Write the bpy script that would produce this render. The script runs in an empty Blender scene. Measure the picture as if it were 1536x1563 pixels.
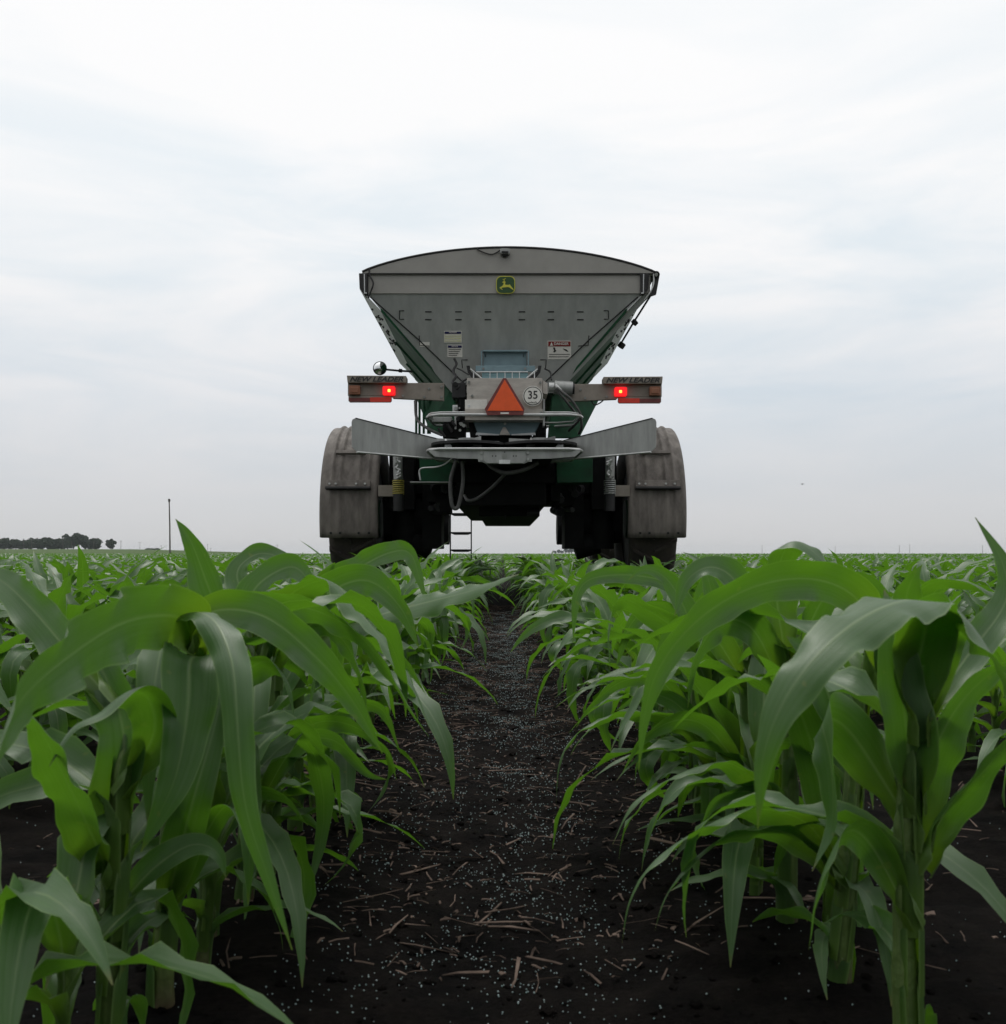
import bpy, bmesh, math, random
import numpy as np
from mathutils import Vector

random.seed(7); rng = np.random.default_rng(7)
S = bpy.context.scene; COL = S.collection
F = 1500.0; CX = 768.0; HY = 845.0; CH = 0.5      # lens, horizon row and camera height read off the photograph
def X(px, d): return (px-CX)/F*d
def Z(py, d): return CH+(HY-py)/F*d
def P(px, py, d): return Vector((X(px, d), d, Z(py, d)))

# ------------------------------------------------------------------ materials
def mat(name, col, rough=.6, metal=0., spec=.5, noise=0., nscale=8., col2=None, bump=0., bscale=40., streak=None, emit=None, estr=0.):
    m = bpy.data.materials.new(name); m.use_nodes = True
    nt = m.node_tree; N = nt.nodes; L = nt.links; b = N['Principled BSDF']
    b.inputs['Base Color'].default_value = (*col, 1); b.inputs['Roughness'].default_value = rough
    b.inputs['Metallic'].default_value = metal; b.inputs['Specular IOR Level'].default_value = spec
    tc = N.new('ShaderNodeTexCoord')
    if noise or col2:
        mp = N.new('ShaderNodeMapping'); L.new(tc.outputs['Object'], mp.inputs[0])
        if streak: mp.inputs['Scale'].default_value = streak
        n = N.new('ShaderNodeTexNoise'); n.inputs['Scale'].default_value = nscale; n.inputs['Detail'].default_value = 7; n.inputs['Roughness'].default_value = .65
        L.new(mp.outputs[0], n.inputs['Vector'])
        r = N.new('ShaderNodeValToRGB'); L.new(n.outputs['Fac'], r.inputs[0])
        c2 = col2 or tuple(c*(1-noise) for c in col)
        r.color_ramp.elements[0].position = .36; r.color_ramp.elements[0].color = (*c2, 1)
        r.color_ramp.elements[1].position = .64; r.color_ramp.elements[1].color = (*col, 1)
        L.new(r.outputs[0], b.inputs['Base Color'])
        mr = N.new('ShaderNodeMapRange'); mr.inputs['To Min'].default_value = min(1, rough+.12); mr.inputs['To Max'].default_value = max(.05, rough-.1)
        L.new(n.outputs['Fac'], mr.inputs[0]); L.new(mr.outputs[0], b.inputs['Roughness'])
    if bump:
        n2 = N.new('ShaderNodeTexNoise'); n2.inputs['Scale'].default_value = bscale; n2.inputs['Detail'].default_value = 5
        L.new(tc.outputs['Object'], n2.inputs['Vector'])
        bp = N.new('ShaderNodeBump'); bp.inputs['Strength'].default_value = bump; bp.inputs['Distance'].default_value = .01
        L.new(n2.outputs['Fac'], bp.inputs['Height']); L.new(bp.outputs[0], b.inputs['Normal'])
    if emit:
        b.inputs['Emission Color'].default_value = (*emit, 1); b.inputs['Emission Strength'].default_value = estr
    return m

M = {}
M['steel'] = mat('brushed_steel', (.40,.41,.395), .42, .45, noise=.25, nscale=5, streak=(3,3,.5), bump=.05, bscale=6)
M['panel'] = mat('hopper_steel', (.50,.515,.50), .45, .35, noise=.22, nscale=3, streak=(2.4,2.4,.35), bump=.08, bscale=3)
M['cover'] = mat('tarp_end_steel', (.36,.35,.32), .5, .3, noise=.12, nscale=3)
M['house'] = mat('housing_steel', (.55,.51,.46), .45, .3, noise=.22, nscale=9, streak=(1,1,3))
M['blue'] = mat('blue_grey_paint', (.20,.30,.335), .5, .1, noise=.2, nscale=7)
M['black'] = mat('black_paint', (.016,.016,.017), .55, noise=.5, nscale=12)
M['soot'] = mat('greasy_black_iron', (.008,.0085,.0085), .7, spec=.15, noise=.5, nscale=9)
M['green'] = mat('dark_green_paint', (.011,.085,.036), .6, spec=.25, noise=.45, nscale=5, col2=(.012,.045,.022))
M['seam'] = mat('seam_black', (.012,.012,.012), .7)
M['pale'] = mat('pale_galvanised', (.80,.82,.82), .5, .0, noise=.25, nscale=14)
M['rail'] = mat('bright_tube', (.60,.61,.60), .35, .55, noise=.2, nscale=14)
M['fender'] = mat('dusty_fender', (.20,.178,.158), .75, col2=(.10,.088,.078), nscale=5, streak=(2,2,.6), bump=.25, bscale=60)
M['beam'] = mat('dusty_beam', (.30,.265,.225), .6, .1, noise=.25, nscale=8)
M['rubber'] = mat('tyre_rubber', (.022,.020,.018), .85, col2=(.055,.045,.035), nscale=6, bump=.3)
M['hose'] = mat('hose_rubber', (.10,.10,.097), .5, noise=.4, nscale=20)
M['orange'] = mat('orange_fluorescent', (1.0,.13,.025), .55, noise=.12, nscale=12)
M['dkred'] = mat('dark_red_reflector', (.22,.045,.04), .4, noise=.3, nscale=25)
M['red'] = mat('red_reflector', (.80,.05,.02), .35, noise=.15, nscale=20)
M['amber'] = mat('amber_lens', (.30,.12,.06), .35, noise=.2, nscale=15)
M['lampred'] = mat('lit_red_lens', (.8,.01,.012), .3, emit=(1,.008,.012), estr=.8)
M['lampspot'] = mat('lit_bulb', (1,.6,.1), .3, emit=(1,.45,.05), estr=2.2)
M['white'] = mat('white_decal', (.86,.84,.78), .5, noise=.1, nscale=30)
M['cream'] = mat('yellow_decal', (.72,.72,.46), .5)
M['navy'] = mat('navy_print', (.02,.018,.10), .5)
M['print'] = mat('black_print', (.02,.02,.02), .6)
M['redprint'] = mat('red_print', (.25,.02,.02), .5)
M['yellow'] = mat('yellow_print', (.62,.60,.06), .5)
M['emblem'] = mat('emblem_green', (.015,.07,.01), .45)
M['mirror'] = mat('mirror_glass', (.85,.87,.88), .03, 1.0)
M['glass'] = mat('sight_glass', (.25,.42,.45), .15, .2)
M['spring'] = mat('yellow_spring', (.35,.30,.06), .5)
M['wood'] = mat('weathered_pole', (.13,.115,.10), .8, noise=.4, nscale=3)
M['bark'] = mat('tree_bark', (.05,.042,.035), .9, noise=.4)
M['bird'] = mat('bird_plumage', (.02,.02,.022), .8)
M['shed'] = mat('shed_metal', (.12,.12,.12), .6, noise=.2)
M['straw'] = mat('straw', (.155,.114,.094), .9, spec=.1, col2=(.032,.023,.019), nscale=9)
M['granule'] = mat('fertiliser_granule', (.36,.42,.43), .5, col2=(.13,.22,.22), nscale=90)

def leaf_mat():
    m = bpy.data.materials.new('corn_leaf'); m.use_nodes = True
    nt = m.node_tree; N = nt.nodes; L = nt.links; N.clear()
    out = N.new('ShaderNodeOutputMaterial'); b = N.new('ShaderNodeBsdfPrincipled'); tr = N.new('ShaderNodeBsdfTranslucent'); mx = N.new('ShaderNodeMixShader')
    uv = N.new('ShaderNodeUVMap'); sp = N.new('ShaderNodeSeparateXYZ'); L.new(uv.outputs[0], sp.inputs[0])
    def math_(op, a, bb=None, clamp=False):
        n = N.new('ShaderNodeMath'); n.operation = op; n.use_clamp = clamp
        for i, v in enumerate((a, bb)):
            if v is None: continue
            if isinstance(v, (int, float)): n.inputs[i].default_value = v
            else: L.new(v, n.inputs[i])
        return n.outputs[0]
    def mixc(fac, a, bb):
        n = N.new('ShaderNodeMix'); n.data_type = 'RGBA'
        if isinstance(fac, (int, float)): n.inputs['Factor'].default_value = fac
        else: L.new(fac, n.inputs['Factor'])
        for k, v in (('A', a), ('B', bb)):
            s = n.inputs[6 if k == 'A' else 7]
            if isinstance(v, tuple): s.default_value = (*v, 1)
            else: L.new(v, s)
        return n.outputs[2]
    u, v = sp.outputs[0], sp.outputs[1]
    dm = math_('ABSOLUTE', math_('SUBTRACT', u, .5))
    rib = math_('SUBTRACT', 1.0, math_('MULTIPLY', dm, 22.), True)
    rib = math_('MULTIPLY', rib, math_('SUBTRACT', 1.15, v, True), True)
    vm = N.new('ShaderNodeMapping'); vm.inputs['Scale'].default_value = (34., .7, 1); L.new(uv.outputs[0], vm.inputs[0]); vn = N.new('ShaderNodeTexNoise'); vn.inputs['Scale'].default_value = 1.; vn.inputs['Detail'].default_value = 3; vn.inputs['Roughness'].default_value = .7; L.new(vm.outputs[0], vn.inputs['Vector'])
    vein = math_('MULTIPLY', math_('SUBTRACT', vn.outputs['Fac'], .40), 3.6, True)
    tc = N.new('ShaderNodeTexCoord'); ns = N.new('ShaderNodeTexNoise'); ns.inputs['Scale'].default_value = 18; ns.inputs['Detail'].default_value = 5
    L.new(tc.outputs['Object'], ns.inputs['Vector'])
    oi = N.new('ShaderNodeObjectInfo')
    c = mixc(oi.outputs['Random'], (.023,.078,.015), (.043,.112,.020))
    c = mixc(math_('MULTIPLY', ns.outputs['Fac'], .5), c, (.022,.085,.016))
    mpn = N.new('ShaderNodeMapping'); mpn.inputs['Scale'].default_value = (9., 1.6, 1); L.new(uv.outputs[0], mpn.inputs[0]); n3 = N.new('ShaderNodeTexNoise'); n3.inputs['Scale'].default_value = 1.; n3.inputs['Detail'].default_value = 6; n3.inputs['Roughness'].default_value = .7
    ad = N.new('ShaderNodeVectorMath'); ad.operation = 'ADD'; L.new(mpn.outputs[0], ad.inputs[0]); cm = N.new('ShaderNodeCombineXYZ'); L.new(math_('MULTIPLY', oi.outputs['Random'], 91.), cm.inputs[0]); L.new(cm.outputs[0], ad.inputs[1]); L.new(ad.outputs[0], n3.inputs['Vector'])
    bloom = math_('MULTIPLY', math_('SUBTRACT', n3.outputs['Fac'], .40), 3.2, True)
    c = mixc(math_('MULTIPLY', bloom, .55), c, (.105,.165,.085))
    c = mixc(math_('MULTIPLY', vein, .55), c, (.095,.19,.060))
    base = math_('SUBTRACT', 1.0, math_('MULTIPLY', v, 3.2), True)
    c = mixc(math_('MULTIPLY', base, .55), c, (.12,.20,.022))
    c = mixc(math_('MULTIPLY', rib, .85), c, (.24,.32,.15))
    edge = math_('MULTIPLY', math_('SUBTRACT', dm, .462), 30., True)
    c = mixc(math_('MULTIPLY', edge, .6), c, (.22,.33,.12))  # bright rim highlight put into the colour along the leaf margins
    tip = math_('MULTIPLY', math_('SUBTRACT', v, .955), 22., True)
    c = mixc(math_('MULTIPLY', tip, .75), c, (.16,.12,.03))
    sn = N.new('ShaderNodeTexNoise'); sn.inputs['Scale'].default_value = 55; sn.inputs['Detail'].default_value = 1
    L.new(tc.outputs['Object'], sn.inputs['Vector'])
    spot = math_('MULTIPLY', math_('SUBTRACT', sn.outputs['Fac'], .735), 60., True)
    c = mixc(math_('MULTIPLY', spot, .6), c, (.14,.17,.05))
    L.new(c, b.inputs['Base Color'])
    rr = N.new('ShaderNodeMapRange'); rr.inputs['To Min'].default_value = .36; rr.inputs['To Max'].default_value = .56
    L.new(ns.outputs['Fac'], rr.inputs[0]); L.new(rr.outputs[0], b.inputs['Roughness']); b.inputs['Specular IOR Level'].default_value = .48; b.inputs['Coat Weight'].default_value = .08; b.inputs['Coat Roughness'].default_value = .38; b.inputs['Sheen Weight'].default_value = .03; b.inputs['Sheen Roughness'].default_value = .4
    tcol = mixc(math_('MULTIPLY', base, .5), (.125,.315,.013), (.27,.36,.013))
    tcol = mixc(math_('MULTIPLY', vein, .5), tcol, (.10,.26,.008))
    L.new(tcol, tr.inputs['Color'])
    bp = N.new('ShaderNodeBump'); bp.inputs['Strength'].default_value = .3; bp.inputs['Distance'].default_value = .0010
    h = math_('ADD', math_('ADD', math_('MULTIPLY', vein, .45), math_('MULTIPLY', n3.outputs['Fac'], 1.2)), math_('MULTIPLY', rib, -1.6))
    L.new(h, bp.inputs['Height']); L.new(bp.outputs[0], b.inputs['Normal'])
    mx.inputs[0].default_value = .36; L.new(b.outputs[0], mx.inputs[1]); L.new(tr.outputs[0], mx.inputs[2]); L.new(mx.outputs[0], out.inputs[0])
    return m
M['leaf'] = leaf_mat()
M['stalk_plain'] = mat('corn_stalk', (.115,.175,.045), .55, col2=(.06,.11,.025), nscale=26, streak=(6,6,.35), bump=.35, bscale=60)
def stalk_mat():
    m = M['stalk_plain'].copy(); m.name = 'corn_stalk'; nt = m.node_tree; N = nt.nodes; L = nt.links; b = N['Principled BSDF']; src = b.inputs['Base Color'].links[0].from_socket
    tc = N.new('ShaderNodeTexCoord'); sp = N.new('ShaderNodeSeparateXYZ'); L.new(tc.outputs['Object'], sp.inputs[0]); mr = N.new('ShaderNodeMapRange'); mr.inputs['From Min'].default_value = .05; mr.inputs['From Max'].default_value = .0; L.new(sp.outputs[2], mr.inputs[0])
    mx = N.new('ShaderNodeMix'); mx.data_type = 'RGBA'; L.new(mr.outputs[0], mx.inputs[0]); L.new(src, mx.inputs[6]); mx.inputs[7].default_value = (.075,.055,.03,1); L.new(mx.outputs[2], b.inputs['Base Color']); return m
M['stalk'] = stalk_mat()
for nm, c in (('far_tree', (.018,.038,.020)),):
    M[nm] = mat('tree_foliage', c, .8, noise=.5, nscale=.6, col2=(.035,.062,.026))

def soil_mat():
    m = bpy.data.materials.new('dark_soil'); m.use_nodes = True
    nt = m.node_tree; N = nt.nodes; L = nt.links; b = N['Principled BSDF']
    tc = N.new('ShaderNodeTexCoord')
    def noise(sc, det=8, ro=.6):
        n = N.new('ShaderNodeTexNoise'); n.inputs['Scale'].default_value = sc; n.inputs['Detail'].default_value = det; n.inputs['Roughness'].default_value = ro
        L.new(tc.outputs['Object'], n.inputs['Vector']); return n
    a = noise(9, 10, .72); f = noise(140, 6, .75); far = noise(.02, 4)
    r = N.new('ShaderNodeValToRGB'); L.new(a.outputs['Fac'], r.inputs[0])
    e = r.color_ramp.elements; e[0].position = .38; e[0].color = (.0035,.0031,.0034,1); e[1].position = .66; e[1].color = (.021,.0165,.0145,1)
    mx = N.new('ShaderNodeMix'); mx.data_type = 'RGBA'; mx.blend_type = 'MULTIPLY'; mx.inputs[0].default_value = .7
    r2 = N.new('ShaderNodeValToRGB'); L.new(f.outputs['Fac'], r2.inputs[0]); r2.color_ramp.elements[0].position = .3; r2.color_ramp.elements[0].color = (.22,.22,.22,1); r2.color_ramp.elements[1].position = .7
    L.new(r.outputs[0], mx.inputs[6]); L.new(r2.outputs[0], mx.inputs[7])
    # beyond the standing rows the sheet carries crops of other fields
    geo = N.new('ShaderNodeNewGeometry'); sp = N.new('ShaderNodeSeparateXYZ'); L.new(geo.outputs['Position'], sp.inputs[0])
    mr = N.new('ShaderNodeMapRange'); mr.inputs['From Min'].default_value = 150; mr.inputs['From Max'].default_value = 200; L.new(sp.outputs[1], mr.inputs[0])
    rf = N.new('ShaderNodeValToRGB'); L.new(far.outputs['Fac'], rf.inputs[0]); rf.color_ramp.elements[0].color = (.045,.085,.025,1); rf.color_ramp.elements[1].color = (.085,.115,.045,1)
    m2 = N.new('ShaderNodeMix'); m2.data_type = 'RGBA'; L.new(mr.outputs[0], m2.inputs[0]); L.new(mx.outputs[2], m2.inputs[6]); L.new(rf.outputs[0], m2.inputs[7])
    L.new(m2.outputs[2], b.inputs['Base Color']); b.inputs['Roughness'].default_value = .95; b.inputs['Specular IOR Level'].default_value = .06
    bp = N.new('ShaderNodeBump'); bp.inputs['Strength'].default_value = .9; bp.inputs['Distance'].default_value = .035
    g = noise(34, 10, .75); L.new(g.outputs['Fac'], bp.inputs['Height']); L.new(bp.outputs[0], b.inputs['Normal'])
    return m
M['soil'] = soil_mat()

# ------------------------------------------------------------------ object helpers
def tag(o, label=None, cat=None, group=None, kind=None):
    if label: o['label'] = label
    if cat: o['category'] = cat
    if group: o['group'] = group
    if kind: o['kind'] = kind
    return o
def empty(name, loc):
    o = bpy.data.objects.new(name, None); o.location = loc; o.empty_display_size = .2; COL.objects.link(o); return o
def origin(o):
    v = Vector((0,0,0))
    while o: v += o.location; o = o.parent
    return v
class MB:
    """collects shapes; build() links them as ONE mesh object"""
    def __init__(s): s.v = []; s.f = []; s.mi = []; s.sm = []; s.mats = []
    def m(s, k):
        if k not in s.mats: s.mats.append(k)
        return s.mats.index(k)
    def add(s, vs, fs, k, smooth=False):
        o = len(s.v); s.v += [tuple(p) for p in vs]; i = s.m(k)
        for f in fs: s.f.append([o+a for a in f]); s.mi.append(i); s.sm.append(smooth)
        return s
    def box(s, x0, x1, y0, y1, z0, z1, k):
        vs = [(x,y,z) for x in (x0,x1) for y in (y0,y1) for z in (z0,z1)]
        return s.add(vs, [(0,1,3,2),(4,6,7,5),(0,4,5,1),(2,3,7,6),(0,2,6,4),(1,5,7,3)], k)
    def hexa(s, a, b, k):
        n = len(a); vs = list(a)+list(b)
        return s.add(vs, [tuple(range(n)), tuple(range(2*n-1, n-1, -1))]+[(i, n+i, n+(i+1) % n, (i+1) % n) for i in range(n)], k)
    def prism(s, pts, d, t, k):           # outline as (column,row) pairs at distance d, thickness t going away
        a = [P(px, py, d) for px, py in pts]; return s.hexa(a, [p+Vector((0,t,0)) for p in a], k)
    def plate(s, pts, t, k):              # 3-D outline given thickness along its normal
        pts = [Vector(p) for p in pts]; n = (pts[1]-pts[0]).cross(pts[2]-pts[0]).normalized()
        if n.dot(sum(pts, Vector())/len(pts)-Vector((0,0,CH))) < 0: n = -n      # thickness goes away from the near side
        t = abs(t)
        return s.hexa(pts, [p+n*t for p in pts], k)
    def tube(s, pts, r, k, n=8, closed=False, smooth_path=0):
        pts = [Vector(p) for p in pts]
        if smooth_path: pts = catmull(pts, smooth_path)
        rs = r if isinstance(r, (list, tuple)) else [r]*len(pts)
        vs = []; m = len(pts); u = None
        for i, p in enumerate(pts):
            if closed: t = (pts[(i+1) % m]-pts[i-1]).normalized()
            else: t = (pts[min(i+1, m-1)]-pts[max(i-1, 0)]).normalized()
            if u is None: u = t.orthogonal().normalized()
            u = (u-t*u.dot(t)).normalized(); w = t.cross(u)
            vs += [p+(u*math.cos(2*math.pi*j/n)+w*math.sin(2*math.pi*j/n))*rs[i] for j in range(n)]
        fs = []
        for i in range(m if closed else m-1):
            a, b = i*n, ((i+1) % m)*n
            fs += [(a+j, a+(j+1) % n, b+(j+1) % n, b+j) for j in range(n)]
        s.add(vs, fs, k, True)
        if not closed:
            s.add(vs[:n], [tuple(range(n-1,-1,-1))], k); s.add(vs[-n:], [tuple(range(n))], k)
        return s
    def cyl(s, a, b, r, k, r2=None, n=20): return s.tube([a, b], [r, r if r2 is None else r2], k, n)
    def text(s, txt, px, py, wpx, hpx, d, k, shear=0, bold=0.):   # lettering centred at a spot, facing back along -y
        cu = bpy.data.curves.new('t', 'FONT'); cu.body = txt; cu.align_x = 'CENTER'; cu.shear = shear; cu.offset = bold; cu.extrude = .0; cu.resolution_u = 3
        ob = bpy.data.objects.new('t', cu); COL.objects.link(ob)
        dg = bpy.context.evaluated_depsgraph_get(); me = bpy.data.meshes.new_from_object(ob.evaluated_get(dg))
        co = np.array([v.co[:] for v in me.vertices]); fs = [tuple(p.vertices) for p in me.polygons]
        bpy.data.objects.remove(ob); bpy.data.curves.remove(cu); bpy.data.meshes.remove(me)
        lo, hi = co.min(0), co.max(0); c = (lo+hi)/2; w, h = wpx/F*d, hpx/F*d; o = P(px, py, d)
        vs = [(o.x+(a[0]-c[0])/(hi[0]-lo[0])*w, d, o.z+(a[1]-c[1])/(hi[1]-lo[1])*h) for a in co]
        return s.add(vs, fs, k)
    def build(s, name, parent=None, bevel=0., label=None, uvs=None):
        me = bpy.data.meshes.new(name); o0 = origin(parent) if parent else Vector((0,0,0))
        me.from_pydata([(a[0]-o0.x, a[1]-o0.y, a[2]-o0.z) for a in s.v], [], s.f)
        for k in s.mats: me.materials.append(M[k])
        me.polygons.foreach_set('material_index', s.mi); me.polygons.foreach_set('use_smooth', s.sm); me.update()
        bm = bmesh.new(); bm.from_mesh(me); bmesh.ops.recalc_face_normals(bm, faces=bm.faces); bm.to_mesh(me); bm.free()
        o = bpy.data.objects.new(name, me); COL.objects.link(o)
        if parent: o.parent = parent
        if bevel:
            b = o.modifiers.new('bevel', 'BEVEL'); b.width = bevel; b.segments = 2; b.limit_method = 'ANGLE'; b.angle_limit = math.radians(40)
        if label: o['label'] = label
        return o
def catmull(pts, n):
    pts = [Vector(p) for p in pts]; e = [pts[0]*2-pts[1]]+pts+[pts[-1]*2-pts[-2]]; out = []
    for i in range(1, len(e)-2):
        for j in range(n):
            t = j/n; a, b, c, d = e[i-1:i+3]
            out.append(.5*((2*b)+(c-a)*t+(2*a-5*b+4*c-d)*t*t+(3*b-a-3*c+d)*t**3))
    out.append(pts[-1]); return out
def rrect(cx, cy, w, h, r, n=6):
    out = []
    for sx, sy, a0 in ((1,1,0),(-1,1,90),(-1,-1,180),(1,-1,270)):
        for i in range(n+1):
            a = math.radians(a0+90*i/n); out.append((cx+sx*(w/2-r)+r*math.cos(a), cy+sy*(h/2-r)+r*math.sin(a)))
    return out
def arcpts(cx, cy, rx, ry, n=28): return [(cx+rx*math.cos(2*math.pi*i/n), cy+ry*math.sin(2*math.pi*i/n)) for i in range(n)]

# ------------------------------------------------------------------ the spreader
def spreader():
    R = empty('fertilizer_spreader', (0.01, 10.5, 0))
    tag(R, 'grey and dark green high clearance fertilizer spreader seen from behind, straddling the corn rows', 'farm machine')
    mir = lambda px: 1539-px
    # hopper -------------------------------------------------------------
    D = 9.2
    b = MB()
    # upright band and the sloping rear sheet below it (it runs forward as it goes down)
    band = [P(562,419,D), P(993,419,D), P(993,448,D), P(562,448,D)]
    b.plate(band, -.02, 'cover')
    low = [P(560,448,D+.012), P(996,448,D+.012), P(852,600,D+.32), P(690,600,D+.32)]
    b.plate(low, -.015, 'panel')
    hop = b.build('rear_panel', R, .003)
    def on_slope(px, py, lift=.006):        # point on the sloping sheet hit by that column and row
        a, c, e = low[0], low[1], low[2]; n = (c-a).cross(e-a).normalized()
        o = Vector((0,0,CH)); dirv = Vector(((px-CX)/F, 1, (HY-py)/F)); t = (a-o).dot(n)/dirv.dot(n)
        p = o+dirv*t; nn = n if n.y < 0 else -n
        return p+nn*lift
    def patch(mb, pts, k, lift=.004, t=.003):
        q = [on_slope(x, y, lift) for x, y in pts]; q2 = [on_slope(x, y, lift-t) for x, y in pts]; mb.hexa(q, q2, k)
    for px in (654,700,745,797,841,886):
        for py in (476,488): s = MB(); patch(s, [(px-5,py-1),(px+5,py-1),(px+5,py+.7),(px-5,py+.7)], 'seam', .003); s.build('bolt_slot', R)
    for fl in (0,1):
        s = MB(); g = (lambda x: mir(x)) if fl else (lambda x: x)
        s.tube([on_slope(g(565),453,.004), on_slope(g(640),519,.004), on_slope(g(714),590,.004)], .006, 'seam', 6)
        for pts in ([(617,474),(610,474),(610,487),(617,487)], [(640,512),(641,527),(656,528)], [(706,562),(705,549),(714,549)]):
            s.tube([on_slope(g(x),y,.003) for x, y in pts], .0045, 'seam', 5)
        s.build('seam_line', R)
    b = MB()
    top = [(553,415)]+[(553+450*t, 415-38.5*(1-(2*t-1)**2)**.86-(-2*t)) for t in np.linspace(.02,.98,30)]+[(1003,417)]
    b.prism(top+[(1003,419),(553,419)], D-.015, .03, 'cover')
    e = b.build('end_cap', R)
    s = MB(); s.box(X(560,D), X(1000,D), D-.022, D-.01, Z(419.3,D), Z(417.6,D), 'seam'); s.build('cap_seam', R)
    # tarp over the load, its rim a dark rolled edge
    t = MB(); n = len(top); vs = [P(x, y, D+.018) for x, y in top]; back = [p+Vector((0,3.8,0)) for p in vs]
    t.add(vs+back, [(i, i+1, n+i+1, n+i) for i in range(n-1)], 'black', True)
    t.tube([P(x, y, D-.01) for x, y in top], .013, 'black', 8); t.build('tarp_cover', R)
    # side walls, sloping in, running 3.8 m forward
    for sg in (-1,1):
        w = MB(); px = (lambda x: x if sg < 0 else mir(x))
        A = P(px(580),473,D+.02); B = P(px(692),603,D+.34); n3 = Vector((0,3.7,0))
        w.plate([A, A+n3, Vector((B.x, D+3.4, B.z)), B], .02, 'green'); 
        for k in range(1, 3):               # pressed ribs
            y = D+.2+k*1.2; w.tube([(A.x-sg*-.0, y, A.z), (B.x, y+.1, B.z)], .022, 'green', 6)
        o = w.build('side_wall', R)
        f = MB(); a = P(px(549),441,D+.01); c = P(px(581),474,D+.01)
        f.plate([a, a+Vector((0,3.6,0)), c+Vector((0,3.6,0)), c], .006, 'pale')
        for k in range(26):
            y = random.uniform(D+.4, D+2.6); u = random.uniform(.2,.9); p = a.lerp(c, u); p.y = y
            nn = Vector((sg*.79, 0, -.61)); f.cyl(p-nn*.012, p+nn*.014, random.choice((.008,.012,.02)), 'black', n=7)
        f.build('side_flange', R)
        f = MB(); f.prism([(px(548),417),(px(561),417),(px(561),449),(px(556),449),(px(549),440)], D-.03, .14, 'black')
        f.prism([(px(555.5),418),(px(557),418),(px(557.3),446),(px(560),446.5),(px(560),448),(px(556),448)], D-.036, .004, 'pale')
        f.build('corner_post', R)
    f = MB(); f.box(X(692,10), X(846,10), D+.4, D+3.4, Z(612,10), Z(597,10), 'green'); f.build('hopper_floor', R)
    # tarp cord and crank
    f = MB(); f.tube([P(563,409,D-.03),P(565,421,D-.03),P(570,432,D-.045),P(566,445,D-.03),P(562,455,D-.03)], .008, 'black', 6, smooth_path=4); f.build('tarp_cord', R)
    f = MB(); f.cyl(P(1002,419,D-.1), P(1002,419,D), .033, 'black'); f.cyl(P(1002,419,D-.115), P(1002,419,D-.1), .016, 'rail')
    f.plate([P(998,421,D-.08),P(1007,421,D-.08),P(1002,449,D-.08),P(993,452,D-.08)], -.03, 'black')
    f.tube([P(998,418,D-.095),P(998,432,D-.095),P(993,446,D-.095),P(984,458,D-.06)], .007, 'rail', 6, smooth_path=4)
    f.cyl(P(971,490,D+.3), P(967,494,D+.3), .032, 'black'); f.cyl(P(951,524,D+1.0), P(947,530,D+1.0), .036, 'black')
    f.tube([P(994,450,D),P(968,491,D+.3),P(947,526,D+1.0)], .01, 'black', 6); f.build('tarp_crank', R)
    f = MB(); f.prism(rrect(771,383,15,8,2.5), D-.075, .06, 'steel'); f.prism(rrect(771,384.5,11,3.4,1.5), D-.08, .006, 'black'); f.prism([(766,388),(776,388),(774,391),(768,391)], D-.05, .04, 'black')
    f.build('work_lamp', R, .004)
    f = MB(); f.tube([P(765,381,D-.03),P(752,388,D-.03),P(738,385,D-.03),P(728,380,D-.03)], .006, 'black', 5, smooth_path=4); f.build('lamp_cable', R)
    # emblem: leaping stag on a rounded badge
    f = MB(); d = D-.024
    f.prism(rrect(772,434.6,29,27,8), d, .004, 'yellow'); f.prism(rrect(772,434.6,26.6,24.6,7), d-.003, .003, 'emblem')
    f.prism([(763,438.5),(767,436.5),(768.5,434.2),(769,431.6),(766.6,430.9),(768.5,429),(770.5,429),(772,430.2),(771.2,432),(771.4,434.4),(776,434.8),(778.6,434),(779.4,435.8),(783.5,440.6),(784.6,443),(782.6,441.8),(778,438.7),(775.6,437.9),(770.8,438.4),(768,438.6),(765,439.4),(767.6,441.8),(766.6,442),(763,439.6)], d-.006, .003, 'yellow')
    f.tube([P(770,429,d-.006),P(769.6,426.6,d-.006),P(772,425,d-.006)], .0035, 'yellow', 5); f.tube([P(769.8,427.4,d-.006),P(767.6,426,d-.006)], .003, 'yellow', 5)
    f.build('emblem', R)
    # decals on the slope
    def decal(x0, x1, y0, y1, head, kind, label):
        q = MB(); H = (y1-y0); hy = y0+H*(.30 if kind == 'danger' else .24)
        patch(q, [(x0,y0),(x1,y0),(x1,y1),(x0,y1)], 'white', .005)
        patch(q, [(x0+1,y0+1),(x1-1,y0+1),(x1-1,hy),(x0+1,hy)], 'redprint' if kind == 'danger' else 'navy', .008)
        if kind == 'stripe':
            for i in range(3): yy = y0+H*(.34+.22*i); patch(q, [(x0+1,yy),(x1-1,yy),(x1-1,yy+H*.14),(x0+1,yy+H*.14)], 'cream', .0075)
        if kind == 'danger':
            patch(q, [(x0+3.5,hy-1),(x0+6,y0+2),(x0+8.5,hy-1)], 'white', .0105)
            patch(q, [(x0+8,hy+2),(x0+11,hy+1.5),(x0+12,hy+5),(x0+13.5,hy+7),(x0+11,hy+9),(x0+8.5,hy+9),(x0+10,hy+6)], 'print', .008)
            patch(q, [(x1-13,hy+3),(x1-10,hy+4),(x1-7,hy+5),(x1-4,hy+8),(x1-6,hy+8),(x1-10,hy+6)], 'print', .008)
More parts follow.
